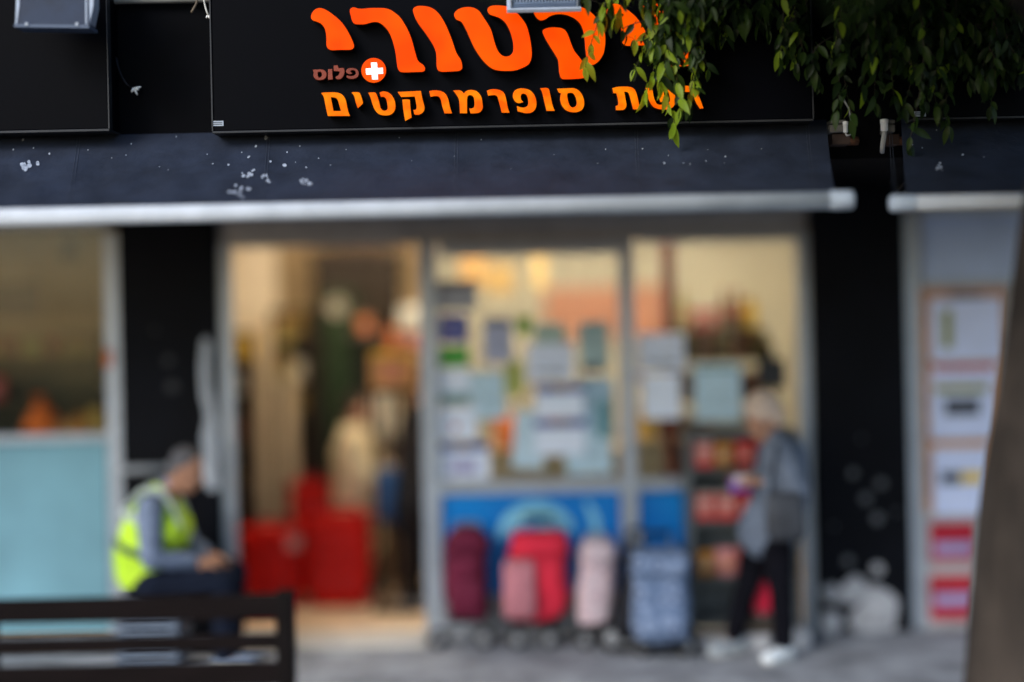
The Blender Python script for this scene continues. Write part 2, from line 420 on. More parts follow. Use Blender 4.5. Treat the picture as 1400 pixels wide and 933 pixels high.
RESH = [(479,16),(482,12.3),(486,12),(490,13.3),(496,13.7),(508,12.7),(518,12.6),(527,13),(535,15.5),(541,19.5),(547,24.5),(553,33),(559,44),(564,57),(568,72),(571,82),(574,86.5),(579.5,90.5),(581.8,95.5),(579,99.5),(565,100.3),(551,100.5),(546,98),(543.7,92),(541.5,75),(538,60),(533,47),(527,39),(521,34),(515,32),(507,33),(500,35),(492,35.3),(486,34.5),(482.5,31),(480.5,24)]
VAV = [(565,16),(567,12),(572,10),(579,9.9),(587,11.2),(594,14.5),(601,21),(608,32),(614,45),(619,58),(623,70),(626,76.5),(630.5,83.5),(632.3,91),(632,95.5),(628,98.5),(618,99.4),(605,99.8),(599.5,97.8),(597.3,92),(597,80),(596,72),(592,62.5),(586,53),(580,44.5),(573,35),(568,26)]
TET = [(621,22),(624,16.5),(630,13),(637,11.5),(645,11.7),(651,13.8),(656,17.5),(661,25),(667,34),(672,43.5),(675.5,56),(679,67),(683,74),(688,78),(692.5,78.7),(697,77.5),(701,73),(701.8,66),(701,58),(698,47),(694,38),(689.5,31.5),(683,26.5),(676,24),(669.5,21.5),(666.5,16.5),(668,12),(673,9.5),(682,9.2),(692,10.3),(700,14),(707,19.5),(714,27.5),(720,37),(724,51),(726.5,66),(727,78),(725,86),(721,91),(713,95),(704,98),(692,98.7),(681,98),(672,95),(663,87.5),(655,77.5),(648,66),(642,53),(637,42),(631,32),(624,28.5)]
QOF1 = [(729,17),(731,23),(735,28),(740,30),(746,28),(752,24),(760,21.7),(768,21.5),(777,23.5),(786,28),(793,35),(797,45),(799,58),(800,70),(801.5,80),(804,87),(809,90.5),(815,88),(820,83),(825,74),(827,62),(827,50),(825,42),(820,33),(814,25),(807,18),(799,13),(788,10),(775,9),(755,8.5),(740,8),(731,10)]
QOF2 = [(741.5,45),(744,41.5),(750,39.5),(758,39),(767,40),(773,43.5),(777,51),(781,62),(785,71),(792,80),(798,89),(802,99),(802,106.5),(793,109),(775,110),(767.5,109),(764.5,102),(763.5,92),(762.5,84),(759,77),(752,66),(745,54)]
def letter(loops, m, dx=0, dy=0, d=6.655): return extrude_outline('letter', loops, d, .05, [m, M_ret], sg, dx, dy)
for lp_ in (YOD, RESH, VAV, TET, QOF1, QOF2): letter([lp_], M_let)
letter([YOD], M_let, 402, -6); letter([VAV], M_let, 313, -7)
c = 1
SM = [
 [[(440,129,c),(443,127.8),(458,127.5),(466,129),(471,133),(474,139),(476,149),(478,156),(480,160,c),(449,160,c),(446,146),(443.5,134)],[(453.5,134.5,c),(459,135),(462.5,138),(465,146),(467,153,c),(457,153,c)]],
 [[(481,127.5,c),(491,127.5),(494,131),(497,141),(496,144),(490,149.5,c),(487,141),(485,133)]],
 [[(504,128,c),(513,127.7),(516,131),(519,140),(521,148),(524,152),(528,152.3),(530.5,150),(530,143),(528.5,137),(525.5,134),(521.5,134,c),(519.5,128,c),(524,126.3),(530,127),(536,131),(540,138),(541.5,146),(540,153),(535,158),(527,159.3),(519,157.5),(513.5,152),(510,144),(507,134)]],
 [[(544,127,c),(576,125.5,c),(578,136),(581,148),(579.5,154),(574,158),(567,158,c),(565.5,151.5,c),(569,151),(570,147),(568.5,138),(567.5,133.5,c),(549,134.2,c)]],
 [[(550.5,137.5,c),(556,137),(561,137.5,c),(562,150),(563.5,162,c),(554.5,167,c),(552,152)]],
 [[(587,126,c),(593,124.8),(602,125.5),(609,129),(613,136),(615.5,147),(618.5,156.5,c),(608,156.5,c),(605,147),(603,138),(600,133.5),(595,133),(589,134,c)]],
 [[(619.5,125,c),(629,124.8),(633,127),(634.5,129,c),(638,125.5),(644,124.2),(652,126),(658,133),(660,143),(660,150),(656,155),(650,156.3),(643.5,156.5,c),(641.5,149,c),(645,149.5),(648.5,147),(648.5,138),(646.5,133),(642.5,131.5),(640,133),(639,138),(639,156.3,c),(629,156.3,c),(628,140),(625.5,133)]],
 [[(665.5,125.5,c),(672,123.3),(682,124),(689,128),(692,136),(694.5,149),(697,155.5,c),(686,155.5,c),(682,140),(679.5,133),(675,131.5),(667.5,132.5,c)]],
 [[(701,133),(703,126),(709,122.5),(717,122.3),(725,125),(731,132),(733.5,142),(732,150),(727,155),(719,156.2),(707.5,153.5,c),(706.5,146,c),(712,148),(718,148),(721.5,145),(722,139),(720,132),(716,129.5),(713,130.5),(712,134),(713,138),(716,141,c),(709,142.5),(704,140)]],
 [[(738,122,c),(749,122),(752,130),(755,144),(758.5,153,c),(747,153,c),(744,141),(741,128)]],
 [[(761,122.5,c),(775,122),(785,122),(792,126),(797,134),(798.5,143),(796.5,150),(791,154),(783,155),(774,152.5),(768,146),(765.5,138),(766,131),(767,129.5,c),(763.5,128,c)],[(775.5,130),(779,128.5),(783.5,129.5),(787,136),(788,143),(786,147),(782,148),(778.5,145),(776,137)]],
 [[(836.5,122,c),(844,120),(858,119.8),(866,122.5),(870,130),(873,143),(875.5,151,c),(865,151,c),(862,140),(859.5,131),(857,127.5),(853,127,c),(855,138),(856,146),(853,151),(848,152),(841.5,152,c),(841,146,c),(844.5,144.5),(844,137),(842,129,c),(838,129,c)]],
 [[(881.5,121,c),(891,121,c),(893,133),(896,141),(899,144),(905,144),(912,142),(915,138),(913,128),(909,119.5,c),(917,119,c),(921,128),(923,138),(920,147),(913,151),(903,151),(893,148),(887,140),(884,130)]],
 [[(901,122,c),(905,121,c),(908,134),(907.5,139),(902,141.5,c),(900,133)]],
 [[(928,120,c),(936,118.5),(946,120),(952,126),(956,136),(961,149.5,c),(955.5,150,c),(950,141),(946,131),(942,127.5),(930,127.5,c)]],
]
for l in SM: letter(l, M_let2, d=6.665)
BR = [
 [[(428,96,c),(432,96),(440,95.8),(445,97.5),(447.5,102),(446.5,107),(443,110),(437,111),(431.5,109),(429,104.5),(429.5,100.5,c)],[(436,100),(439.5,99.8),(440.7,103),(439.5,106),(437,107),(435.5,104)]],
 [[(449,95.5,c),(455,95,c),(456,110,c),(449,110.5,c)]],
 [[(456.5,90.5,c),(462.5,90,c),(464,94,c),(470.5,94),(472,98),(471,104),(467,109),(461,109.5),(459,106,c),(463,104),(465,100),(464,99),(457,98.5,c)]],
 [[(474,97),(477,94.5),(483,93.8),(489,96),(491.5,101),(490,106),(485,109),(478,109),(474,106.5,c),(474.5,104,c),(480,104.8),(485,104),(487,101),(485.5,98),(482,97.3),(480,99),(483.5,101.3,c),(480,102.8),(476,102),(473.7,99.5)]],
]
for l in BR: extrude_outline('letter', l, 6.675, .03, [M_brn, M_ret], sg)['label'] = 'small unlit brown letter'
bd = extrude_outline('plus_badge', [[(511.7 + 17 * math.cos(t), 97.7 + 17 * math.sin(t)) for t in [i * math.pi / 12 for i in range(24)]]], 6.665, .05, [M_let, M_ret], sg)
extrude_outline('plus_mark', [[(507.4,86),(515.5,86),(516,93.6),(523.4,93),(524,101),(516.4,101.6),(517,109),(508.9,109),(508.4,102),(500.8,102.4),(500.2,94.3),(507.9,93.9)]], 6.638, .006, [M_wlit, M_wlit], bd, flat=True)

s2 = thing('shop_sign', P(60, 177, 6.7), 'blank black fascia sign box at the far left', 'shop sign')
x0, x1, _, _ = XZ(-180, 0, 146, 170, 6.7); z2 = P(148, 176, 6.7).z
MB().box(x0, x1, 6.702, 6.897, z2, 3.7, .004).build('sign_panel', M_panel, s2)
MB().box(x0, x1 + .006, 6.694, 6.899, z2 - .012, z2 - .001, .002).build('edge_trim', M_trim, s2)
MB().box(x1 + .001, x1 + .007, 6.696, 6.75, z2, 3.7).build('edge_trim', M_trim, s2)
s3 = thing('shop_sign', P(1330, 160, 6.7), 'blank black fascia sign box behind the leaves at the right', 'shop sign')
x0, x1, _, _ = XZ(1248, 0, 1600, 170, 6.7); z3 = P(1320, 160, 6.7).z
MB().box(x0, x1, 6.702, 6.897, z3, 3.66, .004).build('sign_panel', M_panel, s3)
MB().box(x0 - .004, x1, 6.694, 6.899, z3 - .011, z3 - .001, .002).build('edge_trim', M_trim, s3)
M_lab = mat('pale_sticker', (.30, .35, .42), .5, var=.1)
for (a, b_, lab) in ((297.5, 169, 'small pale maker sticker on the lower left corner of the lettered sign'), (1258, 156, 'small pale maker sticker on the right sign beneath the leaves')):
    s_ = thing('sticker', P(a, b_, 6.7), lab, 'sticker')
    pbox(a - 8, b_ - 3.5, a + 8, b_ + 3.5, 6.6985, .003, 0).build('backing', M_lab, s_)
    for j in (-1.3, 1.2): pbox(a - 6.5, b_ + j - .5, a + 6, b_ + j + .5, 6.697, .001, 0).build('print_line', mat('print_grey', (.06, .07, .09), .6), s_)

# ------------------------------------------------------------------ awnings
def awning_mat():
    m = mat('navy_awning_canvas', (.0125, .0185, .035), .75, var=.38, scale=4.5, bump=.3, spec=.3)
    return m
M_awn = awning_mat(); M_rail = mat('pale_awning_rail', (.44, .475, .52), .75, spec=.1, var=.16, scale=5)
M_railc = mat('awning_end_cap', (.36, .42, .50), .45)
AY0, AY1 = 6.86, 6.02
def awning(px0t, px1t, px0b, px1b, py_bar, label, seams, r=.036):
    z1 = P(700, py_bar, AY1).z; z0 = 2.775
    t = thing('awning', (P((px0b + px1b) / 2, py_bar, AY1).x, AY1, z1), label, 'awning')
    xt0, xt1 = P(px0t, 175, AY0).x, P(px1t, 175, AY0).x; xb0, xb1 = P(px0b, 270, AY1).x, P(px1b, 270, AY1).x
    nx, ny = 110, 14; v = []; f = []
    def surf(a, b_):
        x = (xt0 * (1 - b_) + xb0 * b_) * (1 - a) + (xt1 * (1 - b_) + xb1 * b_) * a
        y = AY0 + (AY1 - AY0) * b_
        z = z0 + (z1 + .012 - z0) * b_ - .055 * math.sin(math.pi * b_ ** .8)
        z += .006 * math.sin(x * 15 + 11 * b_ + 2 * math.sin(x * 3)) * math.sin(math.pi * b_) * (.5 + .5 * math.sin(x * 2.3 + 1)) + .004 * math.sin(x * 31 - 9 * b_) * (1 - b_) * b_ * 3
        z += .0045 * math.sin(x * 9 + 2 * b_) * math.sin(math.pi * b_) + .003 * math.sin(x * 23 + 5 * b_) * math.sin(math.pi * b_)
        return Vector((x, y, z))
    for j in range(ny + 1):
        for i in range(nx + 1): v.append(surf(i / nx, j / ny))
    n0 = len(v); v += [p - Vector((0, 0, .003)) for p in v]
    for j in range(ny):
        for i in range(nx):
            a = j * (nx + 1) + i; f.append((a, a + 1, a + nx + 2, a + nx + 1)); f.append(tuple(q + n0 for q in (a + nx + 1, a + nx + 2, a + 1, a)))
    cv = MB().mesh(v, f, True).build('canvas', M_awn, t)
    for sx in seams:
        a = (P(sx, 200, 6.6).x - xt0) / (xt1 - xt0)
        for da in (-.006 / (xt1 - xt0), .006 / (xt1 - xt0)):
            q = [surf(a + da, j / 16) + Vector((0, 0, .002)) for j in range(17)]
            MB().tube(q, .0009, 5).build('seam', mat('seam_thread', (.05, .06, .085), .8), cv)
    e0, e1 = xb0 - .07, xb1 + .065
    MB().tube([(e0 + .03, AY1 - .01, z1), (e1 - .03, AY1 - .01, z1)], r, 16).build('front_rail', M_rail, t)
    for q in (e0, e1 - .1):
        MB().tube([(q, AY1 - .01, z1), (q + .012, AY1 - .01, z1), (q + .09, AY1 - .01, z1), (q + .1, AY1 - .01, z1)], [r * .9, r + .003, r + .003, r * .95], 16).build('end_cap', M_railc, t)
    # folding arms under the canvas
    for ax in (xb0 + .35, xb1 - .35):
        MB().tube([(ax, 6.85, 2.61), (ax + .28 * (1 if ax < 0 else -1), 6.45, z1 + .06), (ax, AY1 + .02, z1 - .005)], .016, 8).build('folding_arm', M_blackm, t)
    return t, surf
aw, asurf = awning(-210, 1130, -240, 1143, 283.5, 'long navy canvas awning with pale front rail across the shop front', [85, 355, 622, 877, 1120])
# second bar: a touch lower, right of the gap
aw2, asurf2 = awning(1232, 1620, 1240, 1640, 289.5, 'navy canvas awning with pale rail at the far right by the tree', [1238], .031)
# bird droppings and chips of white on the canvas
def specks(surf, xt, spots, name):
    mb = MB()
    for (px, py, r) in spots:
        # intersect the view ray with the canvas
        best = None
        for j in range(41):
            y = AY0 + (AY1 - AY0) * j / 40; p = P(px, py, y); a = min(1, max(0, (p.x - xt[0]) / (xt[1] - xt[0])))
            q = surf(a, j / 40); e = abs(q.z - p.z)
            if best is None or e < best[0]: best = (e, p.x, j / 40)
        _, x, b_ = best; rr = r * k(6.5) * .62
        nsp = 1 if r < 5 else 9
        for q in range(nsp):
            ox, ob = (0, 0) if q == 0 else (rnd.gauss(0, rr * 1.0), rnd.gauss(0, rr * 1.0))
            r2 = rr if nsp == 1 else rr * (.25 + .35 * rnd.random())
            pts = []
            for i in range(9):
                t = 2 * math.pi * i / 9; m_ = r2 * (.75 + .5 * rnd.random())
                bb = min(1, max(0, b_ + (ob * 2.2 + m_ * 2.3 * math.sin(t)) / .95)); xx = x + ox + m_ * math.cos(t)
                pts.append(surf((xx - xt[0]) / (xt[1] - xt[0]), bb) + Vector((0, -.001, .003)))
            mb.mesh(pts, [list(range(9))])
    return mb
xt_main = (P(-210, 175, AY0).x, P(1130, 175, AY0).x)
spots = [(17, 226, 11), (12, 205, 2), (30, 194, 2), (59, 210, 2), (40, 203, 1.6), (164, 212, 1.4), (176, 197, 1.4), (143, 219, 1.2), (114, 206, 1.3), (240, 187, 1.3), (302, 226, 2.6), (333, 215, 3), (346, 200, 2.6), (362, 191, 4), (362, 223, 2.8), (381, 228, 4.4), (407, 201, 1.5), (388, 210, 1.4), (280, 225, 1.8), (325, 208, 1.6), (276, 212, 1.4), (397, 223, 1.3), (410, 231, 1.8), (307, 262, 10), (330, 241, 7), (352, 242, 6), (405, 248, 8), (318, 237, 2), (205, 229, 1.2), (215, 234, 1.2), (658, 191, 1.5), (545, 189, 1.2), (620, 214, 1), (883, 205, 2), (831, 206, 1.2), (822, 223, 1.1), (921, 213, 1.2), (917, 223, 2.2), (945, 224, 1.4), (976, 220, 1.6), (1002, 215, 1.8), (1003, 224, 1), (975, 205, .9), (955, 226, 1.2), (700, 231, 1), (760, 212, .9), (1050, 205, .9), (560, 222, 1), (470, 205, 1.1), (445, 226, 1.2), (430, 218, 1.4)]
M_drop = mat('bird_dropping', (.30, .34, .41), .8, var=.5, scale=60)
tag(specks(asurf, xt_main, spots, 'x').build('bird_droppings', M_drop, aw), kind='stuff')
xt2 = (P(1232, 175, AY0).x, P(1620, 175, AY0).x)
tag(specks(asurf2, xt2, [(1279, 187, 2), (1277, 204, 1.6), (1262, 198, 1.4), (1341, 211, 2.6), (1321, 229, 7), (1373, 216, 1.6), (1287, 180, 1.3)], 'x').build('bird_droppings', M_drop, aw2), kind='stuff')

# ------------------------------------------------------------------ fittings on the fascia
M_flood = mat('weathered_grey_aluminium', (.36, .42, .52), .45, metal=.0, var=.15, scale=10)
M_floodd = mat('dull_blue_grey_housing', (.018, .030, .060), .5, metal=.0, var=.25, scale=8)
M_glassd = mat('lamp_glass', (.03, .035, .04), .15)
fl = thing('floodlight', P(743, 14, 6.52), 'ribbed grey floodlight hanging over the orange letters at the top', 'floodlight')
c0 = P(743, 14.5, 6.52); kk = k(6.52)
def tilt(o, ang=-52):
    o.data.transform(Matrix.Translation(c0) @ Matrix.Rotation(R(ang), 4, 'X')); return o
tilt(MB().box(-50 * kk, 52 * kk, -.006, .012, 0, .20, .003).build('bezel', M_flood)).parent = fl
hm = tilt(MB().box(-42 * kk, 45 * kk, -.030, -.0065, .012, .188, .004).build('housing', mat('fin_blue_grey', (.16, .22, .34), .5, var=.2))); hm.parent = fl
fl.children[0].location = -c0; hm.location = -c0
for i in range(20):
    xx = -40 * kk + i * 4.3 * kk
    q = tilt(MB().box(xx - 1.1 * kk, xx + 1.1 * kk, -.058, -.0305, .014, .186, .0015).build('cooling_fin', mat('fin_sky_tint', (.42, .52, .70), .45, var=.15))); q.parent = hm  # sky's blue reflection painted into the fin colour
for xx in (-44 * kk, 46.5 * kk):
    q = tilt(MB().box(xx - 1.2 * kk, xx + 1.2 * kk, -.055, -.0065, .008, .192, .002).build('end_plate', M_flood)); q.parent = hm
q = tilt(MB().box(-46 * kk, 48 * kk, .0125, .016, .01, .19).build('lens', M_glassd)); q.parent = fl; q.location = -c0
MB().tube([(c0.x - 52 * kk, 6.56, c0.z + .1), (c0.x - 53 * kk, 6.6, c0.z + .24), (c0.x + 54 * kk, 6.6, c0.z + .24), (c0.x + 54 * kk, 6.56, c0.z + .1)], .006, 6).build('bracket', M_blackm, fl)
MB().box(c0.x - .012, c0.x + .012, 6.6, 6.92, c0.z + .23, c0.z + .25).build('arm', M_blackm, fl)

fl2 = thing('flood_lamp', P(70, 10, 6.4), 'flared blue grey flood lamp over the left black sign', 'floodlight')
d2 = 6.4
def quadprism(pts, d, dep, name, m, parent):
    v = [P(a, b_, d) for a, b_ in pts]; n = len(v); v += [p + Vector((0, dep, 0)) for p in v]
    return MB().mesh(v, [list(range(n)), list(range(2 * n - 1, n - 1, -1))] + [(i, (i + 1) % n, n + (i + 1) % n, n + i) for i in range(n)]).build(name, m, parent)
quadprism([(26, -60), (120, -60), (120, -2), (122, 34), (20, 34), (24.5, 8)], d2, .10, 'housing', M_floodd, fl2)
quadprism([(18.5, 33.5), (122, 34.5), (121.5, 38.5), (19.5, 37)], d2 - .012, .13, 'bezel', mat('pale_lamp_rim', (.09, .12, .18), .5, var=.1), fl2)
for a in (36, 105): pbox(a - 2, 31, a + 2, 35, d2 - .017, .02, .002).build('clip', M_alu, fl2)
quadprism([(120.5, -60), (128, -60), (127.5, 8), (122, 34)], d2 + .004, .09, 'side_plate', M_flood, fl2)
for a in (24.5, 116): quadprism([(a, -60), (a + 2, -60), (a + 2, 8), (a - 1.5, 33), (a - 3.5, 33)] if a < 50 else [(a, -60), (a + 2, -60), (a + 3, 33), (a + 1, 33)], d2 - .003, .02, 'rib', M_flood, fl2)
MB().tube([P(72, -55, 6.45), P(72, -75, 6.5), P(72, -75, 6.91)], .012, 8).build('arm', M_blackm, fl2)

cp = thing('conduit_pipe', P(215, 2, 6.8), 'grey conduit running along the top of the fascia', 'pipe')
MB().tube([P(-150, 8, 6.86), P(120, 2, 6.86), P(700, -10, 6.86)], .017, 10).build('tube', mat('conduit_grey', (.23, .22, .20), .6, var=.2), cp)
for a in (130, 300): MB().box(P(a, 0, 6.85).x - .012, P(a, 0, 6.85).x + .012, 6.835, 6.9, P(a, 3, 6.85).z - .022, P(a, 3, 6.85).z + .022, .003).build('clip', M_blackm, cp)
# junction box, hanging wire ends
jb = thing('junction_box', P(294, 0, 6.8), 'small grey junction box above the corner of the lettered sign', 'junction box')
pbox(286, -8, 304, 3.5, 6.78, .06).build('body', mat('jb_grey', (.28, .29, .29), .5), jb)
pbox(285, -9, 305, -6, 6.777, .05, .002).build('lid', mat('jb_grey', (.28, .29, .29), .5), jb)
def wire(name, pts, d, r, label, m, tip=None):
    t = thing(name, P(*pts[0], d), label, 'cable')
    q = [P(a, b_, d) + Vector((0, .01 * math.sin(i * 1.7), 0)) for i, (a, b_) in enumerate(pts)]
    MB().tube(q, r, 6).build('wire', m, t)
    if tip:
        a, b_ = pts[-1]
        for (dx, dy) in tip: MB().tube([P(a, b_, d), P(a + dx * .6, b_ + dy * .5, d - .006), P(a + dx, b_ + dy, d - .004)], [.004, .0055, .003], 6).build('frayed_end', M_white, t)
    return t
M_wirew = mat('dirty_white_wire', (.5, .5, .47), .6, var=.2)
wire('loose_cable', [(277, -8), (279, 4), (282, 14), (285, 21)], 6.76, .0042, 'short white cable hanging with a frayed end above the lettered sign', M_wirew, [(5, 1), (-3, 4), (2, 5)])
wire('loose_cable', [(270, -8), (268, 4), (265, 12), (262, 18)], 6.77, .0055, 'brownish cable stub hanging left of the frayed white cable', mat('brown_wire', (.13, .10, .07), .6))
wire('loose_cable', [(158, 78), (161, 92), (167, 106), (174, 116), (182, 121)], 6.86, .0045, 'black cable with torn white end on the wall between the two signs', M_blackm, [(11, -2), (6, 9), (8, 2), (-2, 6)])
# awning motors and connectors in the gap at the right
for (a, lab) in ((1149, 'grey awning motor bracket at the left of the gap between awnings'), (1221, 'grey awning motor bracket at the right of the gap between awnings')):
    t = thing('awning_bracket', P(a, 172, 6.8), lab, 'bracket')
    w_ = 14 if a < 1200 else 9
    pbox(a - w_, 164, a + w_ - 6, 169, 6.77, .12).build('plate', mat('bracket_grey', (.10, .10, .095), .6, var=.3), t)
    pbox(a - w_, 170.5, a + w_ - 6, 181, 6.775, .12).build('plate', mat('bracket_grey', (.10, .10, .095), .6), t)
    pbox(a - w_ + 3, 183, a + w_, 198, 6.8, .1).build('motor_body', mat('brown_motor', (.035, .022, .018), .6, var=.3), t)
    MB().lathe([(.012, -.02), (.02, -.016), (.02, .03), (.01, .034)], P(a + w_ + 1, 193, 6.82), 12, 'X').build('gear', mat('rust', (.06, .025, .012), .8, var=.4), t)
for (a, lab) in ((1156, 'white plug connector hanging by the left awning bracket'), (1209, 'white plug connector hanging by the right awning bracket')):
    t = thing('plug_connector', P(a, 175, 6.75), lab, 'connector')
    b0, b1 = (166, 182) if a < 1200 else (163, 180)
    cc = P(a, (b0 + b1) / 2, 6.76); h_ = (b1 - b0) / 2 * k(6.76); r_ = .011 if a < 1200 else .0165
    MB().lathe([(r_ * .5, -h_), (r_, -h_ * .85), (r_, .3 * h_), (r_ * 1.12, .32 * h_), (r_ * 1.12, .9 * h_), (r_ * .6, h_)], cc, 14).build('shell', mat('white_connector', (.62, .64, .64), .4), t)
    q = [cc + Vector((0, 0, -h_)), cc + Vector((.004, 0, -h_ - .012)), cc + Vector((.022, 0, -h_ - .008)), cc + Vector((.028, 0, .02)), cc + Vector((.018, 0, .08)), cc + Vector((-.01, .02, .14))] if a < 1200 else [cc + Vector((0, 0, -h_)), cc + Vector((-.002, 0, -h_ - .02)), cc + Vector((-.008, 0, -h_ - .055)), cc + Vector((-.004, .03, -h_ - .09))]
    MB().tube(q, .0045 if a < 1200 else .011, 7).build('lead', mat('grey_lead', (.30, .31, .31), .6), t)

# ------------------------------------------------------------------ shop lights (real ceiling fittings)
for i, (x, y) in enumerate(((-1.15, 9.6), (.35, 9.55), (1.5, 9.55)  )):
    t = thing('ceiling_light', (x, y, 2.78), 'fluorescent ceiling fitting inside the shop above the ' + ('doorway', 'centre window', 'right window')[i], 'ceiling light', 'ceiling lights in the shop')
    MB().box(x - .6, x + .6, y - .09, y + .09, 2.80, 2.858, .005).build('fixture', M_white, t)
    for s_ in (-.045, .045):
        MB().tube([(x - .57, y + s_, 2.775), (x + .57, y + s_, 2.775)], .017, 8).build('tube', M_glow, t)

# ------------------------------------------------------------------ notices on the glass
def linesmat(name, paper, ink, rows):
    if name in MATS: return MATS[name]
    m = mat(name, paper, .8, var=.05); N, L = m.node_tree.nodes, m.node_tree.links; b = N['Principled BSDF']
    tc = N.new('ShaderNodeTexCoord'); mp = N.new('ShaderNodeMapping'); mp.inputs['Rotation'].default_value = (R(90), 0, 0)
    br = N.new('ShaderNodeTexBrick'); br.inputs['Scale'].default_value = 1; br.inputs['Brick Width'].default_value = .045; br.inputs['Row Height'].default_value = rows
    br.inputs['Mortar Size'].default_value = rows * .32; br.inputs['Color1'].default_value = (*ink, 1); br.inputs['Color2'].default_value = (*[min(1, c * 2 + .1) for c in ink], 1); br.inputs['Mortar'].default_value = (*paper, 1)
    L.new(tc.outputs['Object'], mp.inputs[0]); L.new(mp.outputs[0], br.inputs['Vector']); L.new(br.outputs[0], b.inputs['Base Color']); return m
W_ = (.68, .77, .95); WB_ = (.47, .64, .76); G_ = (.20, .24, .30)
M_text = linesmat('printed_text_white', W_, (.30, .34, .42), .018)
M_textb = linesmat('printed_text_blue', WB_, (.22, .34, .42), .022)
PRN = {'navy': (.03, .06, .28), 'red': (.45, .04, .05), 'green': (.06, .32, .05), 'teal': (.10, .26, .30), 'grey': (.22, .25, .30), 'yellow': (.65, .45, .05), 'black': (.02, .02, .025), 'olive': (.25, .27, .06), 'orange': (.60, .30, .08), 'lilac': (.30, .28, .50)}
def ink(c): return mat('print_' + c, PRN[c], .6, var=.1)
def notice(name, px, base, label, blocks=(), d=8.985, cat_='notice', text=None, tilt=0, group=None):
    x0, x1, z0, z1 = XZ(*px, d); cx, cz = (x0 + x1) / 2, (z0 + z1) / 2
    t = thing(name, (cx, d, cz), label, cat_, group)
    rot = Matrix.Rotation(R(tilt), 4, 'Y')
    def slab(a0, b0, a1, b1, dd, th, m, nm):
        X0, X1, Z0, Z1 = XZ(a0, b0, a1, b1, d); c_ = rot @ Vector(((X0 + X1) / 2 - cx, 0, (Z0 + Z1) / 2 - cz))
        return MB().box(cx + c_.x - (X1 - X0) / 2, cx + c_.x + (X1 - X0) / 2, d + dd, d + dd + th, cz + c_.z - (Z1 - Z0) / 2, cz + c_.z + (Z1 - Z0) / 2, 0, rot).build(nm, m, t, origin=(cx + c_.x, d + dd, cz + c_.z))
    # sheet with a slight curl
    n = 8; v = []; f = []
    for i in range(n + 1):
        for j in range(n + 1):
            a, b_ = i / n - .5, j / n - .5
            p = rot @ Vector((a * (x1 - x0), -.004 * (4 * b_ * b_) * (a + .6) * 2, b_ * (z1 - z0))); v.append(Vector((cx, d, cz)) + p)
    m0 = len(v); v += [p + Vector((0, .0012, 0)) for p in v]
    for i in range(n):
        for j in range(n):
            a = i * (n + 1) + j; f.append((a, a + n + 1, a + n + 2, a + 1)); f.append(tuple(q + m0 for q in (a + 1, a + n + 2, a + n + 1, a)))
    MB().mesh(v, f, True).build('sheet', text if text else base, t, origin=(cx, d, cz))
    for (a0, b0, a1, b1, col) in blocks: slab(a0, b0, a1, b1, -.0115, .002, ink(col), 'print_block')
    return t
M_wb = M_paper; M_bb = M_paperb
notice('notice', (598, 390, 652, 424), mat('grey_paper', (.36, .38, .44), .8), 'grey printed card topmost in the stickers beside the door post', [(598, 384, 652, 391, 'black')])
notice('sticker', (600, 430, 640, 468), mat('navy_sticker', (.035, .07, .33), .5), 'navy blue square sticker beside the door post', [(616, 436, 624, 462, 'lilac')], cat_='sticker')
notice('sticker', (600, 474, 641, 501), mat('green_sticker', (.07, .36, .06), .5), 'bright green sticker under the navy square sticker', [(604, 490, 637, 498, 'green')], cat_='sticker')
notice('notice', (600, 504, 642, 552), M_wb, 'white notice with a teal footer under the green sticker', [(600, 538, 642, 551, 'teal')])
notice('notice', (601, 556, 652, 602), M_wb, 'square white notice with a small red emblem', [(619, 580, 626, 588, 'red')])
notice('price_poster', (599, 606, 669, 655), M_wb, 'white price poster with purple header at the bottom by the door post', [(599, 606, 668, 616, 'navy'), (624, 606, 640, 615, 'red'), (615, 630, 652, 646, 'lilac')], cat_='poster')
notice('notice', (661, 434, 700, 496), mat('lilac_paper', (.38, .42, .56), .8), 'lilac grey sheet taped high on the centre window', [(664, 438, 697, 444, 'grey')], text=linesmat('printed_text_lilac', (.38, .42, .56), (.20, .22, .36), .02))
notice('notice', (643, 508, 690, 574), M_bb, 'pale blue sheet in the middle left of the centre window', [], tilt=-2, text=M_textb)
notice('notice', (690, 494, 716, 540), mat('lime_paper', (.34, .38, .12), .8), 'narrow olive green leaflet between two pale sheets', [], d=8.99)
notice('notice', (706, 432, 727, 458), mat('green_leaflet', (.16, .32, .06), .8), 'small green leaflet above the tall white sheet', [], d=8.99)
notice('notice', (731, 442, 772, 480), mat('mint_paper', (.36, .48, .44), .8), 'mint green sheet tucked behind the tall white sheet', [], d=8.991)
notice('notice', (720, 470, 784, 522), M_wb, 'wide white sheet taped over the mint green sheet', [(730, 508, 775, 511, 'grey')], d=8.98, text=M_text)
notice('price_poster', (732, 526, 798, 571), M_wb, 'white price poster with purple header, upper of the pair on the blue sheets', [(731, 526, 798, 537, 'navy'), (758, 527, 774, 536, 'red')], d=8.974, cat_='poster')
notice('price_poster', (731, 572, 800, 622), M_wb, 'white price poster with purple header, lower of the pair on the blue sheets', [(730, 573, 800, 584, 'navy'), (757, 574, 776, 583, 'red')], d=8.974, cat_='poster')
notice('notice', (702, 562, 744, 640), M_bb, 'tall pale blue sheet leaning behind the lower price poster', [], d=8.986, tilt=4)
notice('notice', (774, 590, 836, 648), M_bb, 'pale blue sheet low at the right of the centre window', [], d=8.988, text=M_textb)
notice('notice', (792, 516, 838, 600), mat('dusty_blue_paper', (.30, .45, .58), .8), 'dusty blue sheet beside the pair of price posters', [(818, 548, 834, 600, 'teal')], d=8.990)
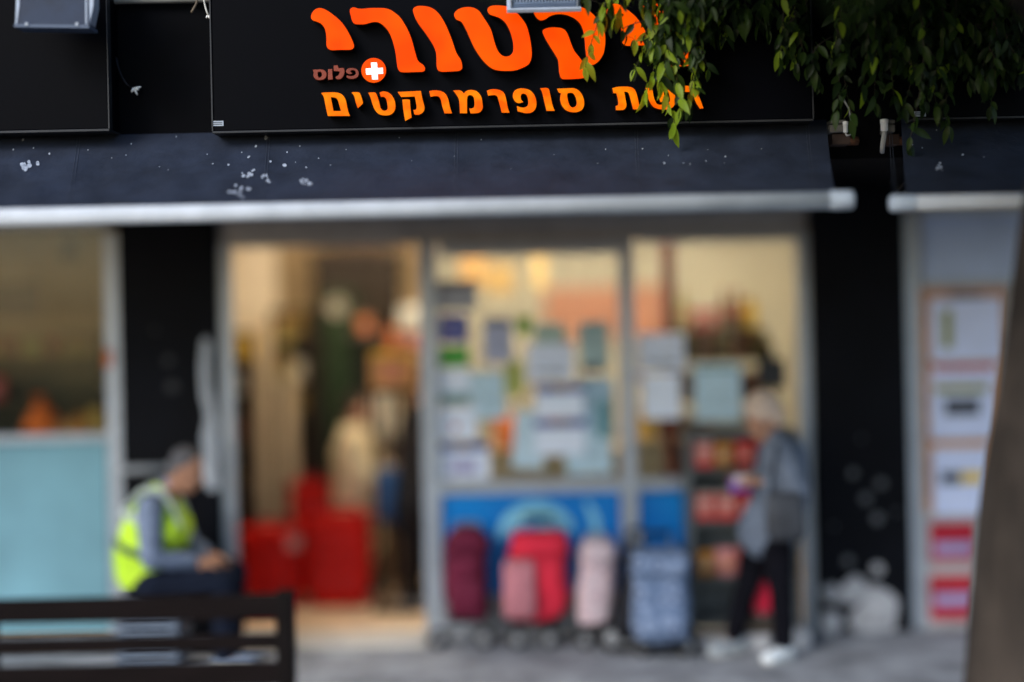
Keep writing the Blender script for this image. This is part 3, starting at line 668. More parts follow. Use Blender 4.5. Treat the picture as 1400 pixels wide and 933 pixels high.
notice('notice', (792, 440, 832, 505), mat('sage_paper', (.32, .44, .46), .8), 'sage coloured sheet with dark heading near the right frame post', [(795, 441, 829, 448, 'teal'), (796, 498, 822, 508, 'grey')])
notice('notice', (873, 456, 936, 508), M_wb, 'large white sheet at the top left of the right window', [(884, 495, 925, 499, 'grey')], text=M_text)
notice('notice', (879, 512, 930, 573), M_wb, 'white sheet directly below the large white sheet', [(868, 510, 878, 521, 'lilac')])
notice('notice', (949, 498, 1013, 576), M_bb, 'pale blue printed sheet in the middle of the right window', [(955, 503, 1007, 507, 'teal')], text=M_textb)
notice('placard', (1036, 491, 1074, 530), mat('black_card', (.02, .022, .026), .6), 'black card placard in the right window above the standing shopper', [(1042, 507, 1066, 510, 'grey')], d=8.99, cat_='placard')

# poster board of the neighbouring shop
pb = thing('poster_board', P(1320, 630, 8.96), 'tall orange edged poster board beside the tree trunk', 'poster board')
pbox(1260, 390, 1382, 868, 8.955, .02).build('board', mat('faded_orange_border', (.40, .22, .13), .7, var=.25), pb)
pbox(1256, 700, 1382, 872, 8.95, .0045).build('lower_board', mat('pale_grey_board', (.34, .33, .34), .7), pb)
def sheet(px, m, blocks=()):
    o = pbox(*px, 8.945, .008, 0).build('poster', m, pb)
    for (a, b_, c_, e, col) in blocks: pbox(a, b_, c_, e, 8.941, .003, 0).build('print_block', ink(col), o)
sheet((1272, 408, 1370, 494), mat('bluish_white_poster', (.56, .64, .88), .6, var=.06), [(1288, 424, 1302, 476, 'olive'), (1300, 402, 1345, 408, 'black')])
sheet((1272, 500, 1366, 524), mat('bluish_white_poster', (.56, .64, .88)), [(1276, 500, 1360, 506, 'red')])
sheet((1272, 526, 1362, 600), mat('bluish_white_poster', (.56, .64, .88)), [(1292, 545, 1340, 568, 'grey'), (1278, 527, 1350, 537, 'olive')])
sheet((1276, 607, 1356, 704), mat('bluish_white_poster', (.56, .64, .88)), [(1276, 606, 1350, 612, 'orange'), (1286, 645, 1314, 662, 'grey'), (1314, 645, 1345, 661, 'yellow')])
sheet((1272, 714, 1334, 768), mat('crimson_poster', (.36, .012, .03), .6, var=.15), [(1278, 742, 1330, 758, 'lilac')])
sheet((1272, 786, 1334, 848), mat('crimson_poster', (.36, .012, .03)), [(1278, 812, 1330, 828, 'lilac'), (1276, 789, 1330, 797, 'red')])

# ------------------------------------------------------------------ goods
def goods_mesh(kind, body, lab, h, r):
    mb = MB()
    if kind == 'bottle':
        mb.lathe([(r * .9, 0), (r, .01), (r, h * .2)], n=12); mb.mi = 1; mb.lathe([(r * 1.02, h * .2), (r * 1.02, h * .52)], n=12)
        mb.mi = 0; mb.lathe([(r, h * .52), (r, h * .6), (r * .42, h * .8), (r * .36, h * .92)], n=12); mb.mi = 2; mb.lathe([(r * .42, h * .92), (r * .42, h)], n=12)
    elif kind == 'jar':
        mb.lathe([(r * .9, 0), (r, .008), (r, h * .25)], n=12); mb.mi = 1; mb.lathe([(r * 1.02, h * .25), (r * 1.02, h * .65)], n=12)
        mb.mi = 0; mb.lathe([(r, h * .65), (r, h * .78), (r * .8, h * .84)], n=12); mb.mi = 2; mb.lathe([(r * .86, h * .84), (r * .86, h)], n=12)
    elif kind == 'carton':
        mb.box(-r, r, -r * .7, r * .7, 0, h, .004); mb.mi = 1; mb.box(-r * .8, r * .8, -r * .7 - .002, -r * .6, h * .3, h * .75, 0); mb.mi = 2; mb.box(-r * .9, r * .9, -r * .72, r * .72, h * .88, h * 1.01, .003)
    elif kind == 'pouch':
        mb.loft([(0, 0, 0, r * .8, r * .35), (0, 0, h * .12, r, r * .55), (0, 0, h * .5, r * 1.02, r * .5), (0, 0, h * .85, r, r * .2), (0, 0, h, r * .97, r * .04)], 16, pw=3)
        mb.mi = 1; mb.loft([(0, -.004, h * .3, r * .7, r * .54), (0, -.004, h * .62, r * .7, r * .46)], 12, pw=3)
    return mb
GM = {}
def goods(kind, colour, x, y, z, h, r, label, group, cat_=None, rz=0):
    key = (kind, colour, round(h, 3), round(r, 3))
    nm = {'bottle': 'bottle', 'jar': 'jar', 'carton': 'carton', 'pouch': 'pouch'}[kind]
    if key not in GM:
        cols = {'red': (.42, .03, .025), 'amber': (.35, .15, .02), 'yellow': (.60, .36, .03), 'cream': (.62, .52, .36), 'green': (.07, .20, .03), 'brown': (.12, .06, .03), 'white': (.7, .68, .62), 'orange': (.70, .14, .01), 'dark': (.03, .025, .022), 'blue': (.05, .1, .3), 'pink': (.5, .2, .2), 'olive': (.24, .23, .07)}
        c_ = cols[colour]; alt = cols[rnd.choice(['cream', 'white', 'yellow', 'red'])]
        o = goods_mesh(kind, None, None, h, r).build(nm, [mat('goods_' + colour, c_, .4, var=.15), mat('goods_label_' + colour, tuple((a * 2 + b_) / 3 for a, b_ in zip(c_, alt)), .6, var=.3, scale=30), mat('goods_cap_' + colour, tuple(a * .6 for a in alt), .4)])
        GM[key] = o
    else:
        o = GM[key].copy(); C.objects.link(o)
    o.location = (x, y, z); o.rotation_euler.z = rz
    return tag(o, label, cat_ or nm, group)
def shelf_unit(px, d, depth, levels, label, m, back=True, name='shelf_unit'):
    x0, x1, z0, z1 = XZ(*px, d); z0 = max(z0, .032)
    t = thing(name, ((x0 + x1) / 2, d + depth / 2, z0), label, 'shelf unit')
    for x in (x0, x1 - .03): MB().box(x, x + .03, d, d + depth, z0, z1, .003).build('upright', m, t)
    if back: MB().box(x0 + .031, x1 - .031, d + depth - .015, d + depth, z0, z1).build('back_panel', m, t)
    zs_ = []
    for l in levels:
        z = P(700, l, d).z if l > 10 else l
        z = P((px[0] + px[2]) / 2, l, d).z
        MB().box(x0 + .031, x1 - .031, d + .004, d + depth - .016, z - .022, z, .002).build('shelf', m, t); zs_.append(z)
    return t, x0 + .035, x1 - .035, zs_
ORD = ('first', 'second', 'third', 'fourth', 'fifth', 'sixth', 'seventh', 'eighth', 'ninth', 'tenth', 'eleventh', 'twelfth', 'thirteenth', 'fourteenth')
def fill(x0, x1, y, z, spec, label, group):
    """spec : list of (kind, colour, h, r) cycled at random along the shelf"""
    x = x0; n_i = 0
    while True:
        kd, co, h, r = rnd.choice(spec)
        x += r * 1.08
        if x + r > x1: break
        n_ = label.get(co) if isinstance(label, dict) else label
        n_ = (n_ or label['*']) if isinstance(label, dict) else label
        goods(kd, co, x, y + rnd.uniform(-.012, .012), z + .001, h, r, n_ + ', ' + ORD[n_i] + ' from the left', group); n_i += 1
        x += r * 1.08
# right window : high shelf with jars and bottles
M_dsh = mat('dark_shelf_metal', (.045, .035, .028), .5, var=.3)
t, a, b_, zs_ = shelf_unit((925, 470, 1062, 860), 9.55, .26, [452, 490, 545, 600], 'dark shelf unit with jars and bottles behind the right window', M_dsh, back=False)
fill(a, b_, 9.62, zs_[0], [('jar', 'yellow', .20, .042), ('bottle', 'olive', .26, .036), ('jar', 'red', .16, .042), ('bottle', 'green', .25, .038), ('jar', 'cream', .19, .045), ('bottle', 'brown', .26, .036), ('bottle', 'dark', .25, .036)], {'*': 'jar or bottle in the row on the top of the dark shelf unit', 'yellow': 'yellow jar in the top row of the dark shelf unit', 'red': 'red jar in the top row of the dark shelf unit', 'olive': 'olive bottle in the top row of the dark shelf unit', 'green': 'green bottle in the top row of the dark shelf unit', 'cream': 'cream jar in the top row of the dark shelf unit', 'brown': 'brown bottle in the top row of the dark shelf unit', 'dark': 'dark bottle in the top row of the dark shelf unit'}, 'jars and bottles on the high dark shelf')
fill(a, b_, 9.62, zs_[1], [('carton', 'dark', .17, .055), ('carton', 'brown', .16, .05), ('jar', 'dark', .15, .05)], {'*': 'dark pack on the second shelf of the dark shelf unit', 'brown': 'brown carton on the second shelf of the dark shelf unit'}, 'packs on the second dark shelf')
fill(a, b_, 9.62, zs_[2], [('carton', 'brown', .16, .06), ('carton', 'amber', .18, .055), ('carton', 'dark', .2, .06)], {'*': 'brown carton on the middle of the dark shelf unit', 'amber': 'amber carton on the middle of the dark shelf unit', 'dark': 'dark carton on the middle of the dark shelf unit'}, 'cartons in the dark shelf unit')
fill(a, b_, 9.62, zs_[3], [('jar', 'amber', .15, .05), ('pouch', 'cream', .17, .06)], {'*': 'amber jar on the lower dark shelf behind the sheets', 'cream': 'cream pouch on the lower dark shelf behind the sheets'}, 'goods on the lower dark shelf')
# burgundy pole
pl = thing('pole', P(914, 600, 9.3), 'burgundy painted pole standing inside the right window', 'pole')
MB().lathe([(.042, 0.03), (.042, 2.85)], (P(914, 400, 9.3).x, 9.3, 0), 16).build('shaft', mat('burgundy_paint', (.16, .022, .018), .45, var=.15), pl)
MB().lathe([(.07, .03), (.07, .06), (.05, .075)], (P(914, 400, 9.3).x, 9.3, 0), 16).build('base_ring', M_dsh, pl)
# wooden counters behind the posters
def counter(px, d, depth, label, m):
    x0, x1, z0, z1 = XZ(*px, d); t = thing('counter', ((x0 + x1) / 2, d, .03), label, 'counter')
    MB().box(x0, x1, d, d + depth, .032, z1 - .04, .005).build('front_panel', m, t); MB().box(x0 - .03, x1 + .03, d - .03, d + depth, z1 - .038, z1, .006).build('worktop', mat('counter_top', (.42, .31, .18), .4), t)
    return t, x0, x1, z1
t, a, b_, z_ = counter((655, 615, 850, 800), 9.5, .5, 'wooden checkout counter behind the centre window', M_wood)
fill(a + .1, b_ - .1, 9.62, z_, [('carton', 'amber', .16, .06), ('carton', 'brown', .13, .07), ('pouch', 'orange', .2, .07)], {'*': 'amber carton on the checkout counter behind the posters', 'brown': 'brown carton on the checkout counter behind the posters', 'orange': 'orange pouch on the checkout counter behind the posters'}, 'goods on the checkout counter')
t, a, b_, z_ = counter((872, 600, 942, 840), 9.35, .3, 'small wooden counter behind the right window', M_wood)
goods('jar', 'yellow', a + .07, 9.45, z_, .17, .055, 'yellow jar at the left on the small wooden counter', 'goods on the small counter')
goods('carton', 'dark', a + .20, 9.45, z_, .2, .06, 'dark carton at the right on the small wooden counter', 'goods on the small counter')
# shelving seen above the posters in the centre window : hanging promo boards
for (px, m, lab) in (((628, 345, 662, 390), mat('promo_orange', (.55, .30, .11), .7), 'orange promotion card hanging at the left of the centre window'), ((662, 362, 702, 402), mat('promo_brown', (.46, .28, .10), .7), 'tan promotion card hanging beside the orange card'), ((728, 340, 746, 396), mat('promo_yellow', (.60, .40, .16), .7), 'narrow yellow promotion card hanging in the centre window')):
    x0, x1, z0, z1 = XZ(*px, 10.0); t = thing('promo_card', ((x0 + x1) / 2, 10, z0), lab, 'promotion card')
    MB().box(x0, x1, 10, 10.006, z0, z1).build('card', m, t)
    for x in (x0 + .02, x1 - .02): MB().tube([(x, 10.003, z1), (x, 10.003, 2.86)], .002, 5).build('thread', M_blackm, t)
# display rack with red packs outside, behind the standing shopper
t, a, b_, zs_ = shelf_unit((942, 590, 1092, 868), 8.62, .28, [640, 712, 790, 846], 'dark metal display rack of red packs in front of the right window', mat('rack_metal', (.085, .10, .11), .5, var=.3))
SPR = [('pouch', 'red', .165, .062), ('pouch', 'red', .15, .06), ('pouch', 'pink', .16, .06), ('carton', 'red', .16, .055), ('pouch', 'amber', .15, .055)]
for i, nm in enumerate(('top', 'second', 'third')):
    for yy in (8.68,):
        fill(a, b_, yy, zs_[i], SPR, {'*': f'red pack on the {nm} shelf of the metal display rack', 'pink': f'pink pack on the {nm} shelf of the metal display rack', 'amber': f'amber pack on the {nm} shelf of the metal display rack'}, 'packs on the metal display rack')
# pale blocks on the ground under the rack
for (px, lab) in (((955, 852, 1000, 872), 'pale concrete block at the left foot of the display rack'), ((1016, 848, 1052, 872), 'pale concrete block under the middle of the display rack'), ((1068, 852, 1108, 880), 'pale concrete block at the right foot of the display rack')):
    x0, x1, z0, z1 = XZ(*px, 8.5); o = MB().box(x0, x1, 8.48, 8.6, .004, max(.08, z1 - z0), .012).build('concrete_block', M_plaster, None, origin=((x0 + x1) / 2, 8.5, .004)); tag(o, lab, 'block')
# ball / red round bucket lid between the legs
rb = thing('bucket', P(1040, 815, 8.58), 'round red bucket lying on its side behind the shopper legs', 'bucket')
cb = P(1040, 815, 8.55)
MB().lathe([(.02, -.005), (.078, 0), (.094, .01), (.098, .03), (.092, .035), (.085, .06)], (cb.x, 8.47, cb.z), 20, 'Y').build('pail', mat('crimson_plastic', (.45, .012, .04), .4), rb)
MB().tube([(cb.x - .08, 8.49, cb.z), (cb.x, 8.45, cb.z - .11), (cb.x + .08, 8.49, cb.z)], .004, 6).build('handle', M_steel, rb)
MB().box(cb.x - .1, cb.x + .1, 8.475, 8.6, cb.z - .2, cb.z - .09, .01).build('rest', M_dsh, rb)

# left shop window contents
M_lb = mat('tan_tile_wall', (.44, .32, .19), .7, var=.15)
ac = thing('reflected_window', P(20, 412, 9.7), 'dark slatted square added for a window reflected in the left shop glass', 'reflection')  # added object standing in for a dark window reflected in the glass
pbox(-30, 386, 52, 436, 9.76, .05).build('frame', M_dwood, ac)
for i in range(5): pbox(-26, 391 + i * 8.5, 48, 397 + i * 8.5, 9.742, .017, .001).build('slat', M_rubber, ac)
t, a, b_, zs_ = shelf_unit((-60, 455, 142, 840), 9.75, .45, [487, 548, 603], 'brown produce shelf in the left shop window', mat('olive_brown_shelf', (.085, .068, .03), .6, var=.25))
fill(a, b_, 9.85, zs_[0], [('pouch', 'olive', .10, .07), ('pouch', 'yellow', .09, .075), ('jar', 'olive', .09, .05), ('jar', 'brown', .12, .05)], {'*': 'olive pack in the top row of the left window shelf', 'yellow': 'yellow pouch in the top row of the left window shelf', 'brown': 'brown jar in the top row of the left window shelf'}, 'packs on the upper left window shelf')
fill(a, P(28, 548, 9.75).x, 9.85, zs_[1], [('pouch', 'brown', .19, .075), ('pouch', 'red', .15, .06), ('jar', 'dark', .2, .06)], {'*': 'brown pack left of the dark gap on the left window shelf', 'red': 'red pouch left of the dark gap on the left window shelf', 'dark': 'dark jar left of the dark gap on the left window shelf'}, 'packs on the middle left window shelf')
hx = P(93, 335, 9.5); hl = thing('pendant_lamp', hx, 'dark pendant lamp hanging at the top of the left shop window', 'lamp')
MB().tube([(hx.x, 9.5, hx.z + .06), (hx.x, 9.5, 2.86)], .008, 6).build('cord', M_rubber, hl)
MB().lathe([(.03, .06), (.05, .03), (.06, -.08), (.05, -.10)], hx, 14).build('lamp_shade', mat('dark_brown_enamel', (.03, .022, .016), .5), hl)
for i_, (pa_, w_) in enumerate(((-12, 8), (50, 8))): MB().tube([P(pa_, 380, 9.78), (P(pa_, 380, 9.78).x, 9.78, 2.86)], .006, 6).build('hanger', M_rubber, ac)
nb = thing('net_bag', P(58, 600, 9.55), 'bulging orange net bag in the left shop window', 'bag')
cn = P(56, 578, 9.6); zb_ = P(56, 603, 9.6).z
mb = MB(); mb.loft([(cn.x, 9.62, zb_, .07, .06), (cn.x, 9.62, zb_ + .05, .125, .09), (cn.x + .01, 9.62, zb_ + .13, .11, .085), (cn.x, 9.62, zb_ + .2, .06, .05), (cn.x - .01, 9.62, zb_ + .24, .02, .02), (cn.x - .01, 9.62, zb_ + .28, .04, .03)], 18, pw=2.2)
mb.build('net', mat('orange_net', (.75, .15, .015), .55, var=.3, scale=40, bump=.4), nb)
MB().lathe([(.024, -.008), (.027, 0), (.024, .008)], (cn.x - .01, 9.62, zb_ + .24), 10).build('tie', mat('goods_red', (.42, .03, .025)), nb)
dk = thing('display_ledge', P(40, 606, 9.5), 'brown display ledge along the bottom of the left window', 'ledge')
MB().box(P(-100, 600, 9.5).x, P(143, 600, 9.5).x, 9.10, 9.74, zb_ - .03, zb_ - .002, .004).build('top', mat('olive_brown_shelf', (.13, .105, .045)), dk)
MB().box(P(-100, 600, 9.5).x, P(143, 600, 9.5).x, 9.60, 9.73, .032, zb_ - .031, .004).build('front_panel', M_dwood, dk)
for (px, co, lab) in (((93, 578), 'amber', 'tan loaf at the left of the bread pile in the left window'), ((112, 570), 'orange', 'orange brown loaf in the middle of the bread pile'), ((131, 562), 'yellow', 'golden loaf at the right of the bread pile'), ((118, 592), 'brown', 'dark loaf at the front of the bread pile'), ((78, 596), 'amber', 'flat tan loaf beside the orange net bag')):
    c_ = P(px[0], px[1], 9.6); z0_ = zb_
    cols = {'amber': (.35, .18, .06), 'orange': (.5, .2, .04), 'yellow': (.55, .34, .08), 'brown': (.14, .06, .025)}
    hh = max(.05, (c_.z - z0_))
    o = MB().loft([(c_.x, 9.55 + .05 * (co == 'yellow'), z0_, .055, .05), (c_.x, 9.55 + .05 * (co == 'yellow'), z0_ + hh * .5, .07, .065), (c_.x, 9.55 + .05 * (co == 'yellow'), z0_ + hh * .95, .05, .05), (c_.x, 9.55 + .05 * (co == 'yellow'), z0_ + hh * 1.1, .02, .02)], 16, pw=2.6).build('bread_loaf', mat('bread_' + co, cols[co], .8, var=.3, scale=20, bump=.3), None, origin=(c_.x, 9.55, z0_)); tag(o, lab, 'loaf', 'loaves in the left shop window')
st = thing('price_tag', P(148, 490, 8.9), 'small orange red price tag stuck on the window post by the black pillar', 'price tag')
pbox(142, 478, 152, 502, 8.922, .006).build('card', mat('tag_orange', (.5, .12, .05), .6), st)

# ------------------------------------------------------------------ inside the doorway
fp = P(345, 700, 10.9)
# cream cupboard panel at the left, posts
cu = thing('room_divider', P(345, 800, 10.9), 'tall cream divider panel just inside the doorway', 'divider')
pbox(312, 325, 378, 462, 10.9, .08).build('upper_panel', mat('cream_board', (.74, .62, .45), .7, var=.05), cu)
for (a0, a1, top, lab) in ((347, 371, 440, 'left'), (386, 404, 515, 'right')):
    x0, x1, _, z1 = XZ(a0, top, a1, 700, 10.5)
    t = thing('timber_post', ((x0 + x1) / 2, 10.5, .03), 'tall beige timber post inside the doorway' if lab == 'left' else 'shorter beige timber post right of the tall post', 'post')
    MB().box(x0, x1, 10.5, 10.6, .032, z1, .004).build('post', M_wood, t); MB().box(x0 - .015, x1 + .015, 10.485, 10.615, .032, .09, .003).build('foot', M_wood, t)
MB().box(*XZ(312, 325, 378, 462, 10.9)[:2], 10.9, 10.98, .032, .1).build('foot', M_wood, cu)
x0, x1, _, _ = XZ(312, 325, 378, 462, 10.9)
for x in (x0, x1 - .03): MB().box(x, x + .03, 10.915, 10.965, .1, XZ(312, 325, 378, 462, 10.9)[2]).build('leg', M_wood, cu)
t, a, b_, zs_ = shelf_unit((304, 455, 345, 840), 10.1, .3, [494, 540, 610, 680], 'brown shelf unit tight behind the left door post', mat('brown_shelf_unit', (.05, .03, .018), .6, var=.25))
goods('carton', 'yellow', (a + b_) / 2 + .03, 10.2, zs_[0], .18, .08, 'big yellow carton on top shelf behind the left door post', 'goods behind the left door post')
goods('pouch', 'white', (a + b_) / 2 - .01, 10.2, zs_[1], .16, .075, 'white pouch under the yellow carton behind the door post', 'goods behind the left door post')
goods('pouch', 'brown', (a + b_) / 2, 10.2, zs_[2], .22, .08, 'brown pouch on the third shelf behind the door post', 'goods behind the left door post')
goods('pouch', 'dark', (a + b_) / 2 - .02, 10.2, zs_[3], .24, .08, 'dark pouch on the bottom shelf behind the door post', 'goods behind the left door post')
# aisle shelf between posts with coloured goods
t, a, b_, zs_ = shelf_unit((374, 425, 427, 830), 10.64, .3, [470, 520, 575, 630, 690], 'dark brown aisle shelf crowded with packs left of the green cabinet', mat('aisle_shelf', (.03, .02, .013), .6, var=.3))
for i, z in enumerate(zs_):
    nm = ('top', 'second', 'middle', 'fourth', 'bottom')[i]
    fill(a, b_, 10.72, z, [('bottle', 'red', .2, .042), ('carton', 'red', .19, .05), ('jar', 'cream', .14, .045), ('carton', 'olive', .19, .045), ('bottle', 'brown', .21, .045), ('jar', 'dark', .16, .05), ('carton', 'dark', .2, .05)], {'*': f'dark jar on the {nm} aisle shelf left of the cabinet', 'red': f'red bottle on the {nm} aisle shelf left of the cabinet', 'cream': f'cream jar on the {nm} aisle shelf left of the cabinet', 'olive': f'olive carton on the {nm} aisle shelf left of the cabinet', 'yellow': f'yellow carton on the {nm} aisle shelf left of the cabinet', 'brown': f'brown bottle on the {nm} aisle shelf left of the cabinet', 'pink': f'pink carton on the {nm} aisle shelf left of the cabinet'}, 'packs on the aisle shelf')
# dark cabinet with green door
gx0, gx1, gz0, gz1 = XZ(428, 352, 548, 760, 10.6)
gc = thing('tall_cabinet', ((gx0 + gx1) / 2, 10.6, .03), 'tall dark wooden cabinet with a deep green door in the aisle', 'cabinet')
MB().box(gx0, gx1, 10.75, 10.95, .032, gz1, .006).build('carcass', mat('dark_cabinet_wood', (.022, .014, .008), .5, var=.4), gc)
MB().box(gx0 - .02, gx1 + .02, 10.7, 10.96, gz1, gz1 + .06, .01).build('cornice', M_dwood, gc)
x0, x1, z0, z1 = XZ(445, 398, 486, 700, 10.7)
MB().box(x0, x1, 10.70, 10.745, .1, z1, .005).build('door', mat('deep_green_paint', (.018, .034, .012), .5, var=.25), gc)
x0, x1, z0, z1 = XZ(487, 455, 522, 700, 10.7)
MB().box(x0, x1, 10.71, 10.745, .1, z1, .005).build('door', mat('near_black_wood', (.010, .008, .007), .5), gc, label=None) if False else MB().box(x0, x1, 10.71, 10.745, .1, z1, .005).build('door', mat('near_black_wood', (.010, .008, .007), .5), gc)
for i, py in enumerate((425, 470, 530, 590)):
    q = XZ(523, py, 546, py + 3, 10.74); MB().box(q[0], q[1], 10.70, 10.748, q[2], q[3]).build('shelf', M_dwood, gc)
q = XZ(455, 325, 520, 352, 10.6); tag(MB().box(q[0], q[1], 10.75, 10.93, gz1 + .061, gz1 + .061 + q[3] - q[2], .01).build('storage_box', mat('brown_card', (.14, .085, .05), .8, var=.2), None, origin=((q[0] + q[1]) / 2, 10.8, gz1 + .061)), 'brown storage box on top of the tall dark cabinet', 'box')
ck = thing('wall_clock', P(461, 420, 10.68), 'round pale clock hung on the green cabinet door', 'clock')
cc = P(461, 420, 10.69)
MB().lathe([(.068, .0), (.072, -.012), (.064, -.02)], (cc.x, 10.70, cc.z), 20, 'Y').build('rim', mat('clock_rim', (.3, .26, .2), .4), ck)
MB().lathe([(.062, .0), (.062, -.008)], (cc.x, 10.69, cc.z), 20, 'Y').build('face', mat('clock_face', (.62, .55, .42), .6), ck)
for (dx, dz) in ((.028, .02), (-.012, .042)): MB().tube([(cc.x, 10.679, cc.z), (cc.x + dx, 10.679, cc.z + dz)], .003, 5).build('hand', M_rubber, ck)
q = P(497, 445, 10.6)
x0, x1, z0, z1 = XZ(478, 446, 522, 460, 10.6)
sh = thing('bracket_shelf', ((x0 + x1) / 2, 10.6, z0), 'grey bracket shelf on the front of the dark cabinet', 'shelf')
MB().box(x0, x1, 10.58, 10.705, z0, z0 + .03, .004).build('board', mat('bracket_shelf_grey', (.16, .14, .12), .6), sh)
for x in (x0 + .02, x1 - .02): MB().tube([(x, 10.6, z0), (x, 10.70, z0 - .07)], .005, 5).build('bracket', M_blackm, sh)
goods('jar', 'orange', (x0 + x1) / 2 - .01, 10.64, z0 + .031, .11, .045, 'orange jar standing on the grey bracket shelf of the cabinet', 'orange goods by the cabinet')
# right of the cabinet : lamp, red goods, orange box on a stand
x0, x1, z0, z1 = XZ(506, 484, 566, 532, 9.55)
stn = thing('display_stand', ((x0 + x1) / 2, 9.55, .03), 'slim display stand carrying the orange carton by the door post', 'stand')
MB().box(x0 - .03, x1 + .03, 9.5, 9.74, z0 - .025, z0, .004).build('top', M_dwood, stn)
for x in (x0 + .02, x1 - .02):
    for y in (9.7, 9.735): pass
    MB().tube([(x, 9.62, .032), (x, 9.62, z0 - .025)], .012, 8).build('leg', M_dwood, stn)
MB().box(x0 - .02, x1 + .02, 9.60, 9.745, .032, .06, .004).build('foot', M_dwood, stn)
oc = thing('open_carton', ((x0 + x1) / 2, 9.6, z0), 'orange tan carton on the stand at the right of the doorway', 'carton')
MB().box(x0, x1, 9.51, 9.72, z0 + .002, z1, .008).build('carton', mat('orange_card', (.55, .27, .10), .7, var=.2), oc)
pbox(520, 494, 552, 522, 9.506, .004).build('label', mat('pink_label', (.60, .24, .14), .7), oc)
pbox(506, 482, 566, 489, 9.504, .1).build('lid_flap', mat('yellow_card', (.60, .36, .06), .7), oc)
for (px, co, kd, h, r, lab) in (((535, 452), 'orange', 'bottle', .20, .042, 'orange bottle at the left of the ledge beside the cabinet'), ((553, 480), 'red', 'jar', .12, .06, 'red jar under the white lamp beside the cabinet')):
    pass
q = XZ(524, 478, 585, 484, 10.2)
lg = thing('wall_ledge', ((q[0] + q[1]) / 2, 10.2, q[2]), 'dark ledge on legs beside the cabinet at the right of the doorway', 'ledge')
MB().box(q[0], q[1], 10.12, 10.4, q[2], q[3], .004).build('board', M_dwood, lg)
for x in (q[0] + .03, q[1] - .03): MB().tube([(x, 10.36, .032), (x, 10.36, q[2])], .014, 8).build('leg', M_dwood, lg)
goods('bottle', 'orange', P(535, 450, 10.2).x, 10.25, q[3] + .001, .17, .033, 'orange bottle on the dark ledge beside the cabinet', 'orange goods by the cabinet')
goods('jar', 'red', P(562, 470, 10.2).x, 10.2, q[3] + .001, .11, .06, 'red jar on the dark ledge below the white lamp', 'goods on the dark ledge')
lm = thing('table_lamp', (P(562, 440, 10.3).x, 10.32, q[3]), 'white shaded lamp on the dark ledge at the right of the doorway', 'lamp')
lx, lz = P(562, 440, 10.3).x, q[3]
MB().lathe([(.06, .001), (.06, .012), (.014, .03), (.012, .14)], (lx, 10.32, lz), 14).build('base', M_steel, lm)
MB().lathe([(.10, .12), (.075, .29)], (lx, 10.32, lz), 18).build('lamp_shade', mat('lamp_shade_cloth', (.85, .8, .7), .8), lm)
# hanging fan / dark fixture
fx = thing('ceiling_fan', P(530, 350, 10.0), 'dark ceiling fan fitting near the top right of the doorway', 'fan')
cf = P(533, 352, 10.0)
MB().tube([(cf.x, 10, cf.z), (cf.x, 10, 2.86)], .01, 8).build('rod', M_blackm, fx)
MB().lathe([(.02, -.03), (.045, -.02), (.045, .02), (.02, .03)], cf, 14).build('hub', M_dwood, fx)
for i in range(4):
    a_ = R(20 + 90 * i); MB().box(.05, .26, -.03, .03, -.004, .004, .002, None).build('blade', M_dwood, fx, None) if False else None
    o = MB().box(.04, .25, -.03, .03, -.004, .004, .002).build('blade', M_dwood); o.rotation_euler = (R(8), 0, a_); o.location = cf; attach(o, fx)
# white sack behind the cream coat
wk = thing('sack', P(525, 600, 10.3), 'plump white sack standing on a crate behind the woman in cream', 'sack')
x0, x1, z0, z1 = XZ(503, 530, 547, 604, 10.5); cx_ = (x0 + x1) / 2
MB().loft([(cx_, 10.56, z0, .07, .06), (cx_, 10.56, z0 + .06, .10, .085), (cx_, 10.56, z0 + .2, .095, .08), (cx_, 10.56, z1 - .03, .07, .05), (cx_, 10.56, z1, .075, .02)], 18, pw=2.8).build('bag', mat('white_sackcloth', (.70, .64, .52), .85, var=.1, bump=.3, scale=14), wk)
MB().tube([(cx_ - .07, 10.54, z1 - .03), (cx_, 10.505, z1 - .028), (cx_ + .07, 10.54, z1 - .03)], .005, 6).build('tie', M_wood, wk)
sc_ = thing('sack_crate', (cx_, 10.56, .03), 'tall brown wooden crate that carries the white sack', 'crate')
for i in range(5):
    za = .05 + i * (z0 - .06) / 5; MB().box(cx_ - .12, cx_ + .12, 10.46, 10.48, za, za + (z0 - .06) / 5 - .02, .003).build('slat', mat('crate_brown', (.15, .095, .055), .7, var=.3), sc_)
for x in (cx_ - .12, cx_ + .1): MB().box(x, x + .02, 10.482, 10.66, .032, z0 - .004).build('upright', M_dwood, sc_)
MB().box(cx_ - .12, cx_ + .12, 10.46, 10.66, z0 - .012, z0 - .001).build('top', M_dwood, sc_)

